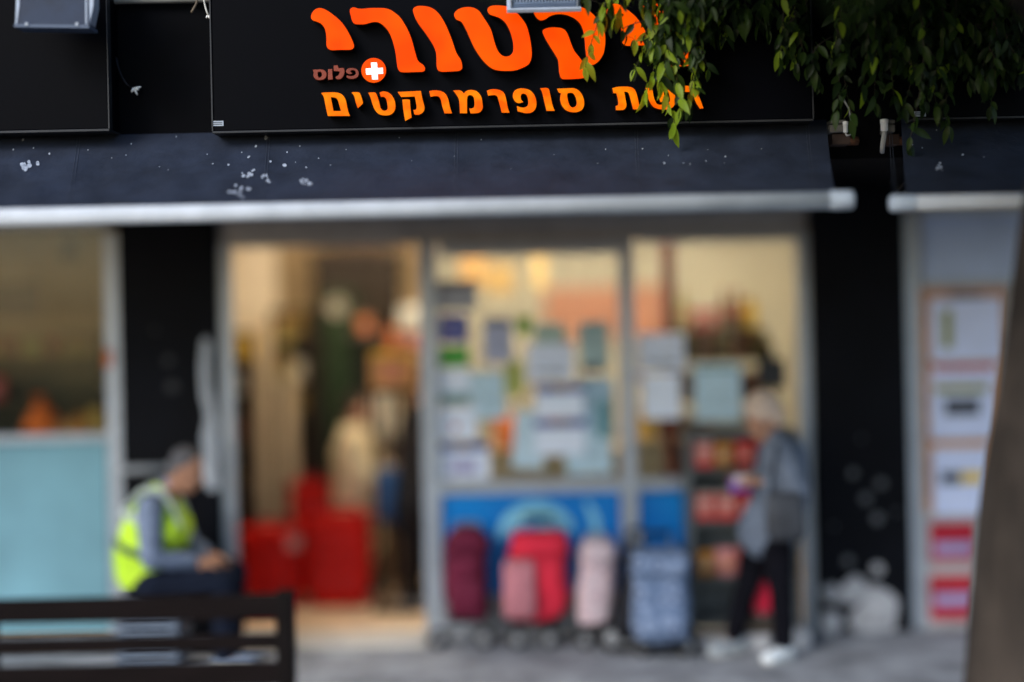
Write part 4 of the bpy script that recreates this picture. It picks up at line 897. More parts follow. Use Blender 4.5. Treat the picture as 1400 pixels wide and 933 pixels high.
# stacked red baskets
def basket(name, cx, cy, z, w_, dp, h, label, group, handle=0):
    t = thing(name, (cx, cy, z), label, 'basket', group)
    mb = MB(); mb.loft([(cx, cy, z + .004, w_ * .40, dp * .40), (cx, cy, z + .012, w_ * .42, dp * .42), (cx, cy, z + h - .02, w_ * .5, dp * .5), (cx, cy, z + h - .018, w_ * .5 - .008, dp * .5 - .008), (cx, cy, z + .02, w_ * .40, dp * .40)], 28, cap1=True, pw=6)
    mb.build('tub', M_red, t)
    MB().tube([(cx + (w_ * .5 + .004) * math.copysign(abs(math.cos(q)) ** .4, math.cos(q)), cy + (dp * .5 + .004) * math.copysign(abs(math.sin(q)) ** .4, math.sin(q)), z + h - .012) for q in [2 * math.pi * i / 32 for i in range(33)]], .011, 6).build('rim', M_red, t)
    if handle:
        for s_ in (-1, 1):
            MB().tube([(cx - w_ * .34, cy + s_ * .02, z + h - .01), (cx - w_ * .3, cy + s_ * .05, z + h + handle * .8), (cx - w_ * .1, cy + s_ * .06, z + h + handle), (cx + w_ * .1, cy + s_ * .06, z + h + handle), (cx + w_ * .3, cy + s_ * .05, z + h + handle * .8), (cx + w_ * .34, cy + s_ * .02, z + h - .01)], .009, 6).build('handle', mat('dark_red_handle', (.25, .008, .01), .4), t)
    for i in range(5):
        xx = cx - w_ * .3 + i * w_ * .15
        MB().box(xx - .008, xx + .008, cy - dp * .475 - .007, cy - dp * .45, z + h * .3, z + h * .78, .002, Matrix.Rotation(R(-6), 4, 'X')).build('rib', mat('dark_red_rib', (.28, .006, .005), .4), t)
    return t
def bstack(px, d, dp, n, h, label, handle):
    x0, x1, z0, z1 = XZ(*px, d); w_ = (x1 - x0); cx = (x0 + x1) / 2; cy = d + dp / 2
    step = (z1 - .03 - h) / max(1, n - 1)
    for i in range(n):
        basket('shopping_basket', cx + rnd.uniform(-.004, .004), cy, .032 + i * step, w_, dp, h, label.replace('nested in', ('bottom of' if i == 0 else ('topmost in' if i == n - 1 else ORD[i] + ' from the bottom in'))), 'red shopping baskets stacked by the doorway', handle if i == n - 1 else 0)
bstack((326, 728, 411, 812), 9.78, .28, 3, .27, 'red shopping basket nested in the low stack beside the door post', .05)
bstack((414, 708, 505, 812), 9.78, .28, 4, .28, 'red shopping basket nested in the taller stack in the doorway', .05)
bstack((396, 664, 450, 800), 10.2, .2, 5, .25, 'dark red basket nested in the rear stack behind the others', .04)
# pale price label on the basket
lb = thing('paper_label', P(400, 742, 9.76), 'small pinkish paper label stuck on the low basket stack', 'label')
pbox(392, 732, 410, 752, 9.762, .004).build('paper', mat('pink_paper', (.55, .25, .22), .7), lb)

# ------------------------------------------------------------------ shopping trolleys on the pavement
def trolley(px, label, cloth, d, wheel_px, lean=.0, flap=True, cloth2=None, wheel=.065, handle=True, pw=4., depth=.24, top=.85, pocket=True, frame=None, name='shopping_trolley'):
    a0, b0, a1, b1 = px
    x0, x1, z0, z1 = XZ(a0, b0, a1, b1, d); cx = (x0 + x1) / 2; hw = (x1 - x0) / 2; gz = .004
    frame = frame or M_steel; cloth2 = cloth2 or cloth
    t = thing(name, (cx, d, gz), label, 'shopping trolley')
    zb_ = max(z0, .09); H = z1 - zb_
    s_ = [(0, .86), (.03, .97), (.15, 1.0), (.45, 1.), (.7, .98), (.86, .94), (.96, top * .9), (1., top * .7)]
    wr_ = random.Random(int(a0)); s_ = [(q, m_ * (1 + wr_.uniform(-.09, .07)), wr_.uniform(-.09, .09)) for q, m_ in s_]
    b = MB(); b.loft([(cx + lean * H * q + hw * o_, d + .01 * math.sin(q * 9), zb_ + H * q - .03 * (q > .9) * abs(o_) * 8, hw * m_, depth / 2 * (m_ if q < .9 else m_ * .8)) for q, m_, o_ in s_], 32, pw=min(pw, 3.2))
    bag = b.build('bag', cloth, t, smooth=True)
    md = bag.modifiers.new('s', 'SUBSURF'); md.levels = 2; md.render_levels = 2
    tx = bpy.data.textures.new('cloth_folds', 'CLOUDS'); tx.noise_scale = .16; tx.noise_depth = 3
    dm = bag.modifiers.new('d', 'DISPLACE'); dm.texture = tx; dm.strength = .055; dm.texture_coords = 'GLOBAL'
    dg = bpy.context.evaluated_depsgraph_get(); me = bpy.data.meshes.new_from_object(bag.evaluated_get(dg)); bag.modifiers.clear(); bag.data = me
    for p in me.polygons: p.use_smooth = True
    if flap:
        MB().loft([(cx + lean * H * .78, d - .012, zb_ + H * .76, hw * 1.05, depth / 2 * 1.05), (cx + lean * H * .9 + hw * .05, d - .012, zb_ + H * .9, hw * .98, depth / 2 * 1.0), (cx + lean * H, d - .005, zb_ + H * 1.0, hw * top * .95, depth / 2 * .8), (cx + lean * H, d, zb_ + H * 1.02, hw * top * .6, depth / 2 * .5)], 28, pw=pw).build('flap', cloth2, t, smooth=True)
    if pocket:
        MB().loft([(cx + lean * H * .2, d - depth / 2 - .01, zb_ + H * .1, hw * .66, .02), (cx + lean * H * .25, d - depth / 2 - .018, zb_ + H * .14, hw * .72, .035), (cx + lean * H * .35, d - depth / 2 - .016, zb_ + H * .45, hw * .72, .03), (cx + lean * H * .4, d - depth / 2 - .008, zb_ + H * .5, hw * .66, .012)], 20, pw=4).build('pocket', cloth2, t, smooth=True)
    ws = []
    for wx in wheel_px:
        X = P(wx, b1, d).x; yw = d + .02
        t_ = MB().lathe([(wheel * .55, -.018), (wheel * .93, -.02), (wheel, -.01), (wheel, .01), (wheel * .93, .02), (wheel * .55, .018)], (X, yw - .05, gz + wheel), 20, 'Y').build('wheel', M_rubber, t)
        MB().lathe([(wheel * .15, -.024), (wheel * .55, -.021), (wheel * .56, .021), (wheel * .15, .024)], (X, yw - .05, gz + wheel), 16, 'Y').build('rim', mat('grey_hub', (.25, .26, .28), .5), t_)
        ws.append(X)
    MB().tube([(ws[0], d - .03, gz + wheel), (ws[-1], d - .03, gz + wheel)], .007, 8).build('axle', frame, t)
    pl_ = [(ws[0] + .03, d - .03, gz + wheel), (ws[0] + .03, d + depth / 2 + .02, zb_ - .01), (cx - hw * .6 + lean * H * .5, d + depth / 2 + .03, zb_ + H * .5), (cx - hw * .55 + lean * H, d + depth / 2 + .035, zb_ + H), (cx - hw * .5 + lean * H, d + depth / 2 + .04, zb_ + H * (1.13 if handle else 1.02)), (cx + hw * .5 + lean * H, d + depth / 2 + .04, zb_ + H * (1.13 if handle else 1.02)), (cx + hw * .55 + lean * H, d + depth / 2 + .035, zb_ + H), (cx + hw * .6 + lean * H * .5, d + depth / 2 + .03, zb_ + H * .5), (ws[-1] - .03, d + depth / 2 + .02, zb_ - .01), (ws[-1] - .03, d - .03, gz + wheel)]
    MB().tube(pl_, .009, 8).build('frame', frame, t)
    if handle: MB().tube([pl_[4], pl_[5]], .016, 8).build('handle', M_rubber, t)
    MB().box(cx - hw * .8, cx + hw * .8, d - depth * .4, d + depth * .5, zb_ - .022, zb_ - .002, .004).build('base_plate', M_blackm, t)
    return t
def patmat(name, c1, c2, c3, scale):
    m = mat(name, c1, .75, var=.2); N, L = m.node_tree.nodes, m.node_tree.links; b = N['Principled BSDF']
    tc = N.new('ShaderNodeTexCoord'); vo = N.new('ShaderNodeTexVoronoi'); vo.inputs['Scale'].default_value = scale; vo.distance = 'MINKOWSKI' if False else 'EUCLIDEAN'
    rp = N.new('ShaderNodeValToRGB'); e = rp.color_ramp.elements; e[0].position = .18; e[0].color = (*c3, 1); e[1].position = .55; e[1].color = (*c1, 1); q = e.new(.34); q.color = (*c2, 1)
    L.new(tc.outputs['Object'], vo.inputs['Vector']); L.new(vo.outputs['Distance'], rp.inputs[0]); L.new(rp.outputs[0], b.inputs['Base Color']); return m
M_burg = mat('burgundy_cloth', (.115, .010, .032), .8, var=.25, bump=.2)
M_redc = mat('red_cloth', (.62, .022, .05), .75, var=.2, bump=.2); M_rose = mat('rose_cloth', (.42, .16, .19), .8, var=.2, bump=.2)
trolley((609, 722, 668, 842), 'burgundy shopping trolley with a rounded top beside the door post', M_burg, 8.72, (600, 662), top=.62, pocket=True, wheel=.06, handle=False)
pk = MB(); x0, x1, z0, z1 = XZ(664, 790, 684, 838, 8.70)
tr2 = trolley((691, 728, 770, 846), 'bright red shopping trolley with a rose front pocket by the blue advert', M_redc, 8.70, (707, 752), cloth2=M_redc, wheel=.055, top=1.0, pocket=False, lean=.06)
x0, x1, z0, z1 = XZ(688, 765, 732, 846, 8.57)
MB().loft([((x0 + x1) / 2, 8.57, z0, (x1 - x0) * .46, .03), ((x0 + x1) / 2, 8.555, z0 + .05, (x1 - x0) * .52, .05), ((x0 + x1) / 2, 8.56, z1 - .04, (x1 - x0) * .5, .04), ((x0 + x1) / 2, 8.575, z1, (x1 - x0) * .44, .015)], 22, pw=4).build('front_pocket', M_rose, tr2, smooth=True)
trolley((788, 738, 836, 850), 'pale pink floral shopping trolley leaning between the red and black ones', patmat('pink_floral_cloth', (.52, .42, .46), (.60, .44, .48), (.30, .24, .28), 13), 8.66, (800, 828), wheel=.05, pocket=False, lean=.05, handle=False)
trolley((838, 746, 874, 866), 'slim black shopping trolley with a big grey wheel', mat('black_cloth', (.012, .013, .018), .8, var=.3), 8.55, (838, 858), wheel=.085, lean=.14, pocket=False, frame=M_blackm, depth=.2)
trolley((862, 752, 942, 882), 'blue patterned shopping trolley nearest the standing shopper', patmat('blue_patterned_cloth', (.11, .16, .27), (.24, .31, .46), (.05, .075, .145), 11), 8.42, (880, 938), wheel=.062, top=1.0, pocket=True, handle=True, depth=.28)

# ------------------------------------------------------------------ people
M_skin = mat('skin', (.40, .22, .15), .55, var=.12, scale=10)
M_skin2 = mat('skin_tanned', (.33, .17, .11), .55, var=.12, scale=10)
M_eye = mat('eye_dark', (.02, .015, .012), .2)
def basis(fwd, up=(0, 0, 1)):
    f = Vector(fwd).normalized(); u = Vector(up); u = (u - f * u.dot(f)).normalized(); s_ = f.cross(u)
    return Matrix((s_, f, u)).transposed()       # x = right, y = forward, z = up
def add_head(mb, c, B, s=1.):
    c = Vector(c); e = lambda o, r: mb.ell(c + B @ (Vector(o) * s), tuple(q * s for q in r), B)
    e((0, -.008, .03), (.074, .093, .088)); e((0, .02, -.03), (.062, .072, .075)); e((0, .045, -.075), (.042, .042, .036))
    e((0, .098, -.012), (.013, .022, .026)); e((0, .085, .012), (.010, .016, .03)); e((0, .088, -.055), (.026, .012, .009)); e((0, .082, -.068), (.022, .012, .008))
    for q in (-1, 1):
        e((q * .076, -.008, -.01), (.010, .02, .032)); e((q * .034, .066, -.02), (.026, .022, .02)); e((q * .03, .08, .028), (.026, .012, .008))
def add_hand(mb, w, B, s=1., curl=.6):
    """w wrist; B columns: x across towards the thumb, y along the fingers, z back of the hand"""
    w = Vector(w); p = lambda x, y, z: w + B @ (Vector((x, y, z)) * s)
    mb.cap(p(-.018, .012, 0), p(-.022, .08, 0), .017 * s, .016 * s); mb.cap(p(.014, .012, 0), p(.020, .082, 0), .017 * s, .016 * s); mb.cap(p(0, .0, 0), p(0, .08, 0), .019 * s, .016 * s)
    for i, (x, L_) in enumerate(((.036, .068), (.013, .076), (-.011, .070), (-.034, .055))):
        a = curl * (.8 + .1 * i); q0 = p(x * .9, .085, 0); q1 = p(x, .085 + L_ * .45 * math.cos(a * .5), -L_ * .45 * math.sin(a * .5)); q2 = p(x, .085 + L_ * .45 * math.cos(a * .5) + L_ * .32 * math.cos(a * 1.2), -L_ * .45 * math.sin(a * .5) - L_ * .32 * math.sin(a * 1.2)); q3 = p(x, .085 + L_ * (.45 * math.cos(a * .5) + .32 * math.cos(a * 1.2) + .23 * math.cos(a * 1.9)), -L_ * (.45 * math.sin(a * .5) + .32 * math.sin(a * 1.2) + .23 * math.sin(a * 1.9)))
        mb.chain([q0, q1, q2, q3], [.0088 * s, .0085 * s, .0078 * s, .0068 * s])
    mb.chain([p(.026, .018, -.004), p(.05, .045, -.014), p(.058, .075, -.022), p(.054, .096, -.03)], [.013 * s, .0105 * s, .0095 * s, .008 * s])
def person(name, base, label, J, skin, face, hands=(), s=1.):
    """J: joints in world space; builds one continuous body"""
    t = thing(name, base, label, 'person')
    mb = MB(); Bh = basis(face)
    add_head(mb, J['head'], Bh, s)
    mb.chain([J['head'] + Bh @ Vector((0, -.02, -.05)), J['neck']], [.055 * s, .06 * s])
    mb.chain([J['neck'], J['chest'], J['waist'], J['hip']], [.075 * s, .125 * s, .12 * s, .135 * s])
    for q in 'LR':
        if 'sh' + q in J:
            mb.chain([J['chest'] + (J['neck'] - J['chest']) * .6, J['sh' + q]], [.07 * s, .058 * s])
            mb.chain([J['sh' + q], J['el' + q], J['wr' + q]], [.052 * s, .040 * s, .028 * s])
        mb.chain([J['hp' + q], J['kn' + q], J['an' + q]], [.085 * s, .057 * s, .033 * s])
        mb.cap(J['hip'], J['hp' + q], .12 * s, .09 * s)
        mb.chain([J['an' + q], J['an' + q].lerp(J['to' + q], .6)], [.032 * s, .02 * s])
    for (w, B, cu) in hands: add_hand(mb, w, B, s, cu)
    bo = mb.build('body', skin, t); remesh(bo, .0065, 1)
    for q in (-1, 1):
        MB().ell(J['head'] + Bh @ (Vector((q * .034, .083, -.016)) * s), (.011 * s, .007 * s, .008 * s), Bh, 10).build('eye', M_eye, t)
    return t, Bh
def hair_cap(t, J, Bh, m, s=1., long=0., name='hair'):
    mb = MB(); c_ = J['head']; e = lambda o, r: mb.ell(c_ + Bh @ (Vector(o) * s), tuple(q * s for q in r), Bh)
    e((0, -.028, .052), (.080, .086, .080)); e((0, -.06, .0), (.070, .052, .065 + long))
    for q in (-1, 1): e((q * .066, -.045, .0), (.016, .035, .045 + long * .8))
    o = mb.build(name, m, t); remesh(o, .009, 1, (.012, .03)); return o
def shoe(t, an, to, m, s=1., name='shoe'):
    an, to = Vector(an), Vector(to); gz = .006
    dirn = Vector((to.x - an.x, to.y - an.y, 0)).normalized(); B = basis(dirn)
    c_ = Vector((an.x, an.y, gz)); L_ = .26 * s
    p = lambda x, y, z: c_ + B @ Vector((x, y, z))
    mb = MB(); mb.ell(p(0, -.03, .045), (.042 * s, .055 * s, .05), B); mb.ell(p(0, .06, .04), (.046 * s, .08 * s, .04), B); mb.ell(p(0, .13, .035), (.047 * s, .06 * s, .033), B); mb.cap(p(0, -.01, .05), p(0, -.012, .12), .046 * s, .050 * s)
    o = mb.build(name, m, t); remesh(o, .008, 2)
    so_ = MB(); so_.loft([(0, 0, 0, .05 * s, .13 * s), (0, 0, .022, .051 * s, .132 * s)], 20, pw=2.6)
    sb = so_.build('sole', mat('shoe_sole', (.45, .45, .44), .7), None); sb.rotation_euler = B.to_euler(); sb.location = p(0, .045, 0); sb.parent = o
    sb.location = sb.location - o.location - t.location
    sb.parent = o
    return o
V = Vector
# ---- seated man in the hi-vis vest
d = 8.42
def Q(px, py, dy=0): 
    p = P(px, py, d); p.y = d + dy; return p
J = dict(head=Q(254, 645), neck=Q(229, 672), chest=Q(212, 705), waist=Q(196, 752), hip=Q(204, 792),
         shL=Q(220, 684, .17), shR=Q(214, 690, -.17), elL=Q(246, 752, .19), elR=Q(218, 756, -.20), wrL=Q(280, 762, .07), wrR=Q(272, 766, -.07),
         hpL=Q(214, 796, .10), hpR=Q(214, 798, -.10), knL=Q(312, 788, .12), knR=Q(314, 792, -.13), anL=Q(312, 872, .12), anR=Q(314, 876, -.13), toL=Q(345, 884, .13), toR=Q(348, 888, -.15))
for q in 'LR':
    J['an' + q].z = .09; J['to' + q].z = .035
handB = lambda f, up, sgn: Matrix(((Vector(f).normalized().cross(Vector(up))).normalized() * sgn, Vector(f).normalized(), Vector(up))).transposed()
fR = (J['wrR'] - J['elR']).normalized()
man, Bh = person('person', (J['hip'].x, d, .004), 'seated person in a lime hi-vis vest and dark trousers looking down at their hands', J, M_skin2, (.84, -.18, -.42), [(J['wrR'], basis((1, .25, -.15), (0, -.3, 1)), .7), (J['wrL'], basis((1, -.25, -.15), (0, .3, 1)), .7)])
hair_cap(man, J, Bh, mat('grey_black_hair', (.075, .075, .085), .7, var=.5, scale=40), 1.)
M_shirt = mat('blue_grey_shirt', (.15, .19, .28), .8, var=.3, scale=18, bump=.2)
mb = MB()
for q in 'LR': mb.chain([J['chest'] + (J['neck'] - J['chest']) * .5, J['sh' + q], J['el' + q], J['wr' + q] + (J['el' + q] - J['wr' + q]) * .12], [.08, .074, .06, .045])
mb.chain([J['neck'] + V((.0, 0, .01)), J['chest'], J['waist'], J['hip']], [.07, .128, .13, .135])
remesh(mb.build('shirt', M_shirt, man), .010, 2, (.022, .07))
mb = MB()
mb.chain([J['neck'] + V((-.02, 0, -.025)), J['chest'], J['waist'], Q(200, 778)], [.085, .155, .160, .165])
for q in 'LR': mb.cap(J['chest'] + (J['neck'] - J['chest']) * .5, J['sh' + q] * .8 + J['chest'] * .2, .10, .075)
mb.ell(Q(236, 722), (.10, .17, .13))
vest = remesh(mb.build('vest', mat('lime_hivis_cloth', (.36, .60, .02), .7, var=.18, scale=6, col2=(.52, .74, .05)), man), .012, 2, (.03, .09))
M_refl = mat('silver_reflective_tape', (.36, .42, .40), .45, var=.15)
def torus_band(c_, ax, rx, ry, h, m, nm):
    ax = Vector(ax).normalized(); u = Vector((0, 1, 0)); w_ = ax.cross(u).normalized(); n = 28; v = []; f = []
    for i in range(n):
        t_ = 2 * math.pi * i / n; p = c_ + w_ * rx * math.cos(t_) + u * ry * math.sin(t_)
        v += [p - ax * h, p + ax * h, p * 1 + ax * h + (c_ - p) * .04, p - ax * h + (c_ - p) * .04]
    for i in range(n):
        a, b_ = 4 * i, 4 * ((i + 1) % n)
        for q in range(4): f.append((a + q, a + (q + 1) % 4, b_ + (q + 1) % 4, b_ + q))
    return MB().mesh(v, f, True).build(nm, m, vest)
torus_band(Q(200, 752), J['chest'] - J['waist'], .178, .182, .02, mat('dark_tape', (.05, .09, .06), .6), 'waist_tape')
torus_band(J['chest'] * .9 + J['waist'] * .1, J['chest'] - J['waist'], .178, .18, .022, M_refl, 'chest_tape')
for dy in (-.10, .10):
    MB().tube([Q(243, 740, dy * 1.05), Q(252, 715, dy * 1.1), Q(242, 690, dy * 1.1), Q(226, 668, dy), Q(200, 668, dy), Q(180, 690, dy * 1.1)], .017, 8).build('shoulder_tape', M_refl, vest)
M_navy = mat('navy_trousers', (.007, .010, .020), .85, var=.3, bump=.2, spec=.06)
mb = MB()
for q in 'LR': mb.chain([J['hip'], J['hp' + q], J['kn' + q], J['an' + q] + V((0, 0, .015))], [.15, .105, .08, .065])
mb.cap(J['waist'] + V((0, 0, -.1)), J['hip'], .14, .15)
remesh(mb.build('trousers', M_navy, man), .011, 2, (.02, .08))
for q in 'LR': shoe(man, J['an' + q], J['to' + q], mat('grey_blue_shoe', (.14, .18, .26), .6, var=.2))
# upturned crate he sits on
ct = thing('plastic_crate', (J['hip'].x + .0, d, .004), 'pale blue grey plastic crate used as a seat behind the bench', 'crate')
cz = J['hip'].z - .15; cx_ = J['hip'].x + .02
M_crate = mat('blue_grey_plastic', (.11, .14, .19), .5, var=.15)
for (ax0, ax1, y0, y1) in ((-.17, .17, -.17, -.155), (-.17, .17, .155, .17)):
    for i in range(4):
        za = .01 + i * (cz - .02) / 4; MB().box(cx_ + ax0, cx_ + ax1, d + y0, d + y1, za, za + (cz - .02) / 4 - .025, .004).build('slat', M_crate, ct)
for x in (-.17, .155):
    for i in range(4):
        za = .01 + i * (cz - .02) / 4; MB().box(cx_ + x, cx_ + x + .015, d - .154, d + .154, za, za + (cz - .02) / 4 - .025, .004).build('slat', M_crate, ct)
    for y in (-.15, .12): MB().box(cx_ + (x + .016 if x < 0 else x - .031), cx_ + (x + .046 if x < 0 else x - .001), d + y, d + y + .03, .006, cz - .012).build('corner_post', M_crate, ct)
MB().box(cx_ - .172, cx_ + .172, d - .172, d + .172, cz - .012, cz + .004, .004).build('top', M_crate, ct)
# grey rail behind the man on the pillar
gr = thing('grey_handrail', P(196, 642, 8.8), 'short grey rail fixed across the black pillar behind the seated person', 'rail')
MB().tube([P(160, 643, 8.82), P(235, 641, 8.82)], .022, 10).build('bar', mat('rail_grey', (.22, .24, .27), .5), gr)
for a in (172, 226): MB().tube([P(a, 642, 8.82), P(a, 642, 8.93)], .012, 8).build('bracket', M_steel, gr)

# ---- shopper in grey jacket at the right
d = 8.36
J = dict(head=Q(1042, 575), neck=Q(1058, 602), chest=Q(1070, 632), waist=Q(1068, 682), hip=Q(1050, 724),
         shL=Q(1058, 612, -.15), shR=Q(1082, 616, .15), elL=Q(1080, 664, -.21), elR=Q(1060, 668, .19), wrL=Q(1040, 655, -.13), wrR=Q(1030, 652, .02),
         hpL=Q(1056, 735, -.08), hpR=Q(1042, 735, .08), knL=Q(1064, 808, -.10), knR=Q(1024, 808, .08), anL=Q(1067, 878, -.10), anR=Q(1006, 878, .08), toL=Q(1052, 890, -.16), toR=Q(985, 890, .02))
for q in 'LR': J['an' + q].z = .09; J['to' + q].z = .035
wom, Bh = person('person', (J['hip'].x, d, .004), 'standing shopper in grey jacket, black trousers and white shoes looking down at a purse', J, M_skin, (-.75, -.35, -.45), [(J['wrL'], basis((-1, -.05, .1), (0, -.4, 1)), .7), (J['wrR'], basis((-1, -.1, .15), (0, .3, 1)), .7)], .94)
hair_cap(wom, J, Bh, mat('pale_beige_hair', (.56, .45, .38), .9, var=.2, scale=30, bump=.4), 1.2, .0, 'hair')
mb = MB()
M_jack = mat('grey_blue_jacket', (.125, .155, .215), .75, var=.3, scale=9, bump=.2)
for q in 'LR': mb.chain([J['chest'] + (J['neck'] - J['chest']) * .4, J['sh' + q], J['el' + q], J['wr' + q] + (J['el' + q] - J['wr' + q]) * .15], [.09, .085, .07, .05])
mb.chain([J['neck'] + V((.01, 0, -.01)), J['chest'], J['waist'], J['hip']], [.08, .15, .155, .165])
remesh(mb.build('jacket', M_jack, wom), .011, 2, (.03, .08))
mb = MB()
M_blk = mat('black_trousers', (.005, .005, .008), .85, var=.3, spec=.05)
for q in 'LR': mb.chain([J['hip'], J['hp' + q], J['kn' + q], J['an' + q] + V((0, 0, .02))], [.135, .092, .064, .054])
remesh(mb.build('trousers', M_blk, wom), .011, 2, (.015, .08))
shoe(wom, J['anL'], J['toL'], mat('white_trainer', (.66, .70, .74), .5), .95); shoe(wom, J['anR'], J['toR'], mat('shaded_trainer', (.34, .38, .42), .5), .95)  # second trainer is a darker copy, shade painted into its colour
# purse held in the hands, bag on the hip
pu = thing('purse', P(1035, 655, 8.2), 'small purple and pale purse held in the hands of the shopper', 'purse')
c_ = (J['wrL'] + J['wrR']) * .5 + V((-.10, -.02, -.02))
MB().loft([(c_.x, c_.y, c_.z - .05, .06, .02), (c_.x, c_.y, c_.z - .02, .068, .028), (c_.x, c_.y, c_.z + .03, .06, .018)], 16).build('body', mat('purple_leather', (.17, .06, .33), .5), pu)
MB().loft([(c_.x + .01, c_.y - .012, c_.z + .0, .055, .02), (c_.x + .01, c_.y - .012, c_.z + .045, .05, .015)], 16).build('flap', mat('pale_lilac', (.55, .5, .62), .6), pu)
hbz = thing('handbag', P(1072, 735, 8.15), 'dark grey handbag hanging at the hip of the standing shopper', 'bag')
x0, x1, z0, z1 = XZ(1048, 672, 1098, 738, 8.12)
MB().loft([((x0 + x1) / 2, 8.1, z0, .085, .04), ((x0 + x1) / 2, 8.1, z0 + .05, .105, .05), ((x0 + x1) / 2, 8.1, z1 - .03, .095, .04), ((x0 + x1) / 2, 8.1, z1, .07, .02)], 20).build('body', mat('charcoal_leather', (.045, .05, .062), .6, var=.35), hbz)
MB().tube([((x0 + x1) / 2 - .08, 8.1, z1 - .02), J['shL'] + V((-.03, -.10, .02)), J['shL'] + V((.06, -.02, .09)), ((x0 + x1) / 2 + .09, 8.13, z1 - .02)], .010, 7).build('strap', mat('charcoal_leather', (.03, .034, .04)), hbz)

# ---- woman in cream coat inside
d = 10.28
J = dict(head=Q(487, 562), neck=Q(482, 590), chest=Q(484, 622), waist=Q(486, 672), hip=Q(490, 715),
         shL=Q(488, 600, .15), shR=Q(486, 602, -.15), elL=Q(508, 650, .18), elR=Q(504, 652, -.2), wrL=Q(530, 640, .1), wrR=Q(530, 645, -.12),
         hpL=Q(490, 722, .08), hpR=Q(490, 722, -.08), knL=Q(494, 775, .1), knR=Q(496, 775, -.1), anL=Q(490, 820, .1), anR=Q(492, 822, -.1), toL=Q(510, 825, .1), toR=Q(514, 827, -.1))
for q in 'LR': J['an' + q].z = .12; J['to' + q].z = .065
wo2, Bh = person('person', (J['hip'].x, d, .034), 'person in a quilted cream coat standing inside the doorway', J, M_skin2, (.9, -.1, -.25), [(J['wrR'], basis((.6, 0, -.8), (.6, -.5, .5)), .9), (J['wrL'], basis((.9, 0, -.4), (.2, .5, .8)), .8)], .92)
hair_cap(wo2, J, Bh, mat('dark_hair', (.02, .014, .010), .6, var=.4, scale=40), .95, .02)
mb = MB()
for q in 'LR': mb.chain([J['chest'] + (J['neck'] - J['chest']) * .4, J['sh' + q], J['el' + q], J['wr' + q] + (J['el' + q] - J['wr' + q]) * .15], [.09, .085, .075, .055])
mb.chain([J['neck'] + V((.0, 0, -.01)), J['chest'], J['waist'], J['hip'], J['hip'] + V((.01, 0, -.12))], [.085, .145, .15, .165, .165])
coat = remesh(mb.build('coat', mat('cream_quilted_coat', (.80, .64, .40), .75, var=.12, scale=8, bump=.2), wo2), .011, 2, (.03, .09))
for z in (628, 655, 685, 712):
    c_ = Q(485, z); MB().tube([(c_.x + .158 * math.cos(t_), d + .163 * math.sin(t_), c_.z) for t_ in [2 * math.pi * i / 24 for i in range(25)]], .006, 5).build('quilt_seam', mat('coat_seam', (.36, .26, .14), .8), coat)
mb = MB()
for q in 'LR': mb.chain([J['hip'], J['hp' + q], J['kn' + q], J['an' + q]], [.12, .095, .07, .055])
remesh(mb.build('trousers', M_blk, wo2), .012, 2)
for q in 'LR':
    o = shoe(wo2, J['an' + q], J['to' + q], M_rubber, .92)
    o.location.z += .03
bb = thing('carrier_bag', P(529, 712, 10.02), 'blue carrier bag hanging from the hand of the person in cream', 'bag')
x0, x1, z0, z1 = XZ(512, 640, 546, 712, 10.0); cx_ = (x0 + x1) / 2
MB().loft([(cx_, 10.02, z0, .07, .05), (cx_, 10.02, z0 + .04, .085, .065), (cx_, 10.02, z1 - .06, .078, .05), (cx_, 10.02, z1, .07, .02)], 20).build('body', mat('blue_bag', (.02, .075, .20), .55, var=.2), bb)
for y in (10.005, 10.035): MB().tube([(cx_ - .04, y, z1 - .01), (cx_ - .01, y, z1 + .05), (cx_ + .03, y, z1 - .01)], .006, 6).build('handle', mat('blue_bag', (.02, .075, .20)), bb)

# ---- person in black half hidden by the door post
d = 9.95
J = dict(head=Q(585, 520), neck=Q(580, 552), chest=Q(574, 585), waist=Q(570, 645), hip=Q(568, 690),
         shL=Q(573, 565, .17), shR=Q(573, 566, -.17), elL=Q(580, 625, .2), elR=Q(572, 630, -.2), wrL=Q(604, 655, .14), wrR=Q(600, 660, -.12),
         hpL=Q(568, 700, .08), hpR=Q(568, 700, -.08), knL=Q(570, 758, .09), knR=Q(566, 760, -.09), anL=Q(566, 812, .09), anR=Q(563, 814, -.09), toL=Q(590, 818, .1), toR=Q(586, 820, -.1))
for q in 'LR': J['an' + q].z = .12; J['to' + q].z = .065
pn, Bh = person('person', (J['hip'].x, d, .034), 'person dressed in black half hidden behind the door post', J, M_skin2, (.95, -.1, -.15), [(J['wrR'], basis((1, 0, -.2), (0, -.3, 1)), .7), (J['wrL'], basis((1, 0, -.2), (0, .3, 1)), .7)])
hair_cap(pn, J, Bh, mat('dark_hair', (.02, .014, .010)), 1., .0)
mb = MB()
for q in 'LR': mb.chain([J['chest'] + (J['neck'] - J['chest']) * .4, J['sh' + q], J['el' + q], J['wr' + q] + (J['el' + q] - J['wr' + q]) * .12], [.09, .08, .065, .05])
mb.chain([J['neck'] + V((0, 0, -.02)), J['chest'], J['waist'], J['hip'], J['hip'] + V((0, 0, -.1))], [.08, .145, .14, .155, .155])
remesh(mb.build('coat', mat('black_coat', (.012, .013, .018), .8, var=.3), pn), .012, 2, (.02, .09))
mb = MB()
for q in 'LR': mb.chain([J['hip'], J['hp' + q], J['kn' + q], J['an' + q]], [.13, .10, .075, .06])
remesh(mb.build('trousers', M_blk, pn), .012, 2)
for q in 'LR':
    o = shoe(pn, J['an' + q], J['to' + q], M_rubber); o.location.z += .03

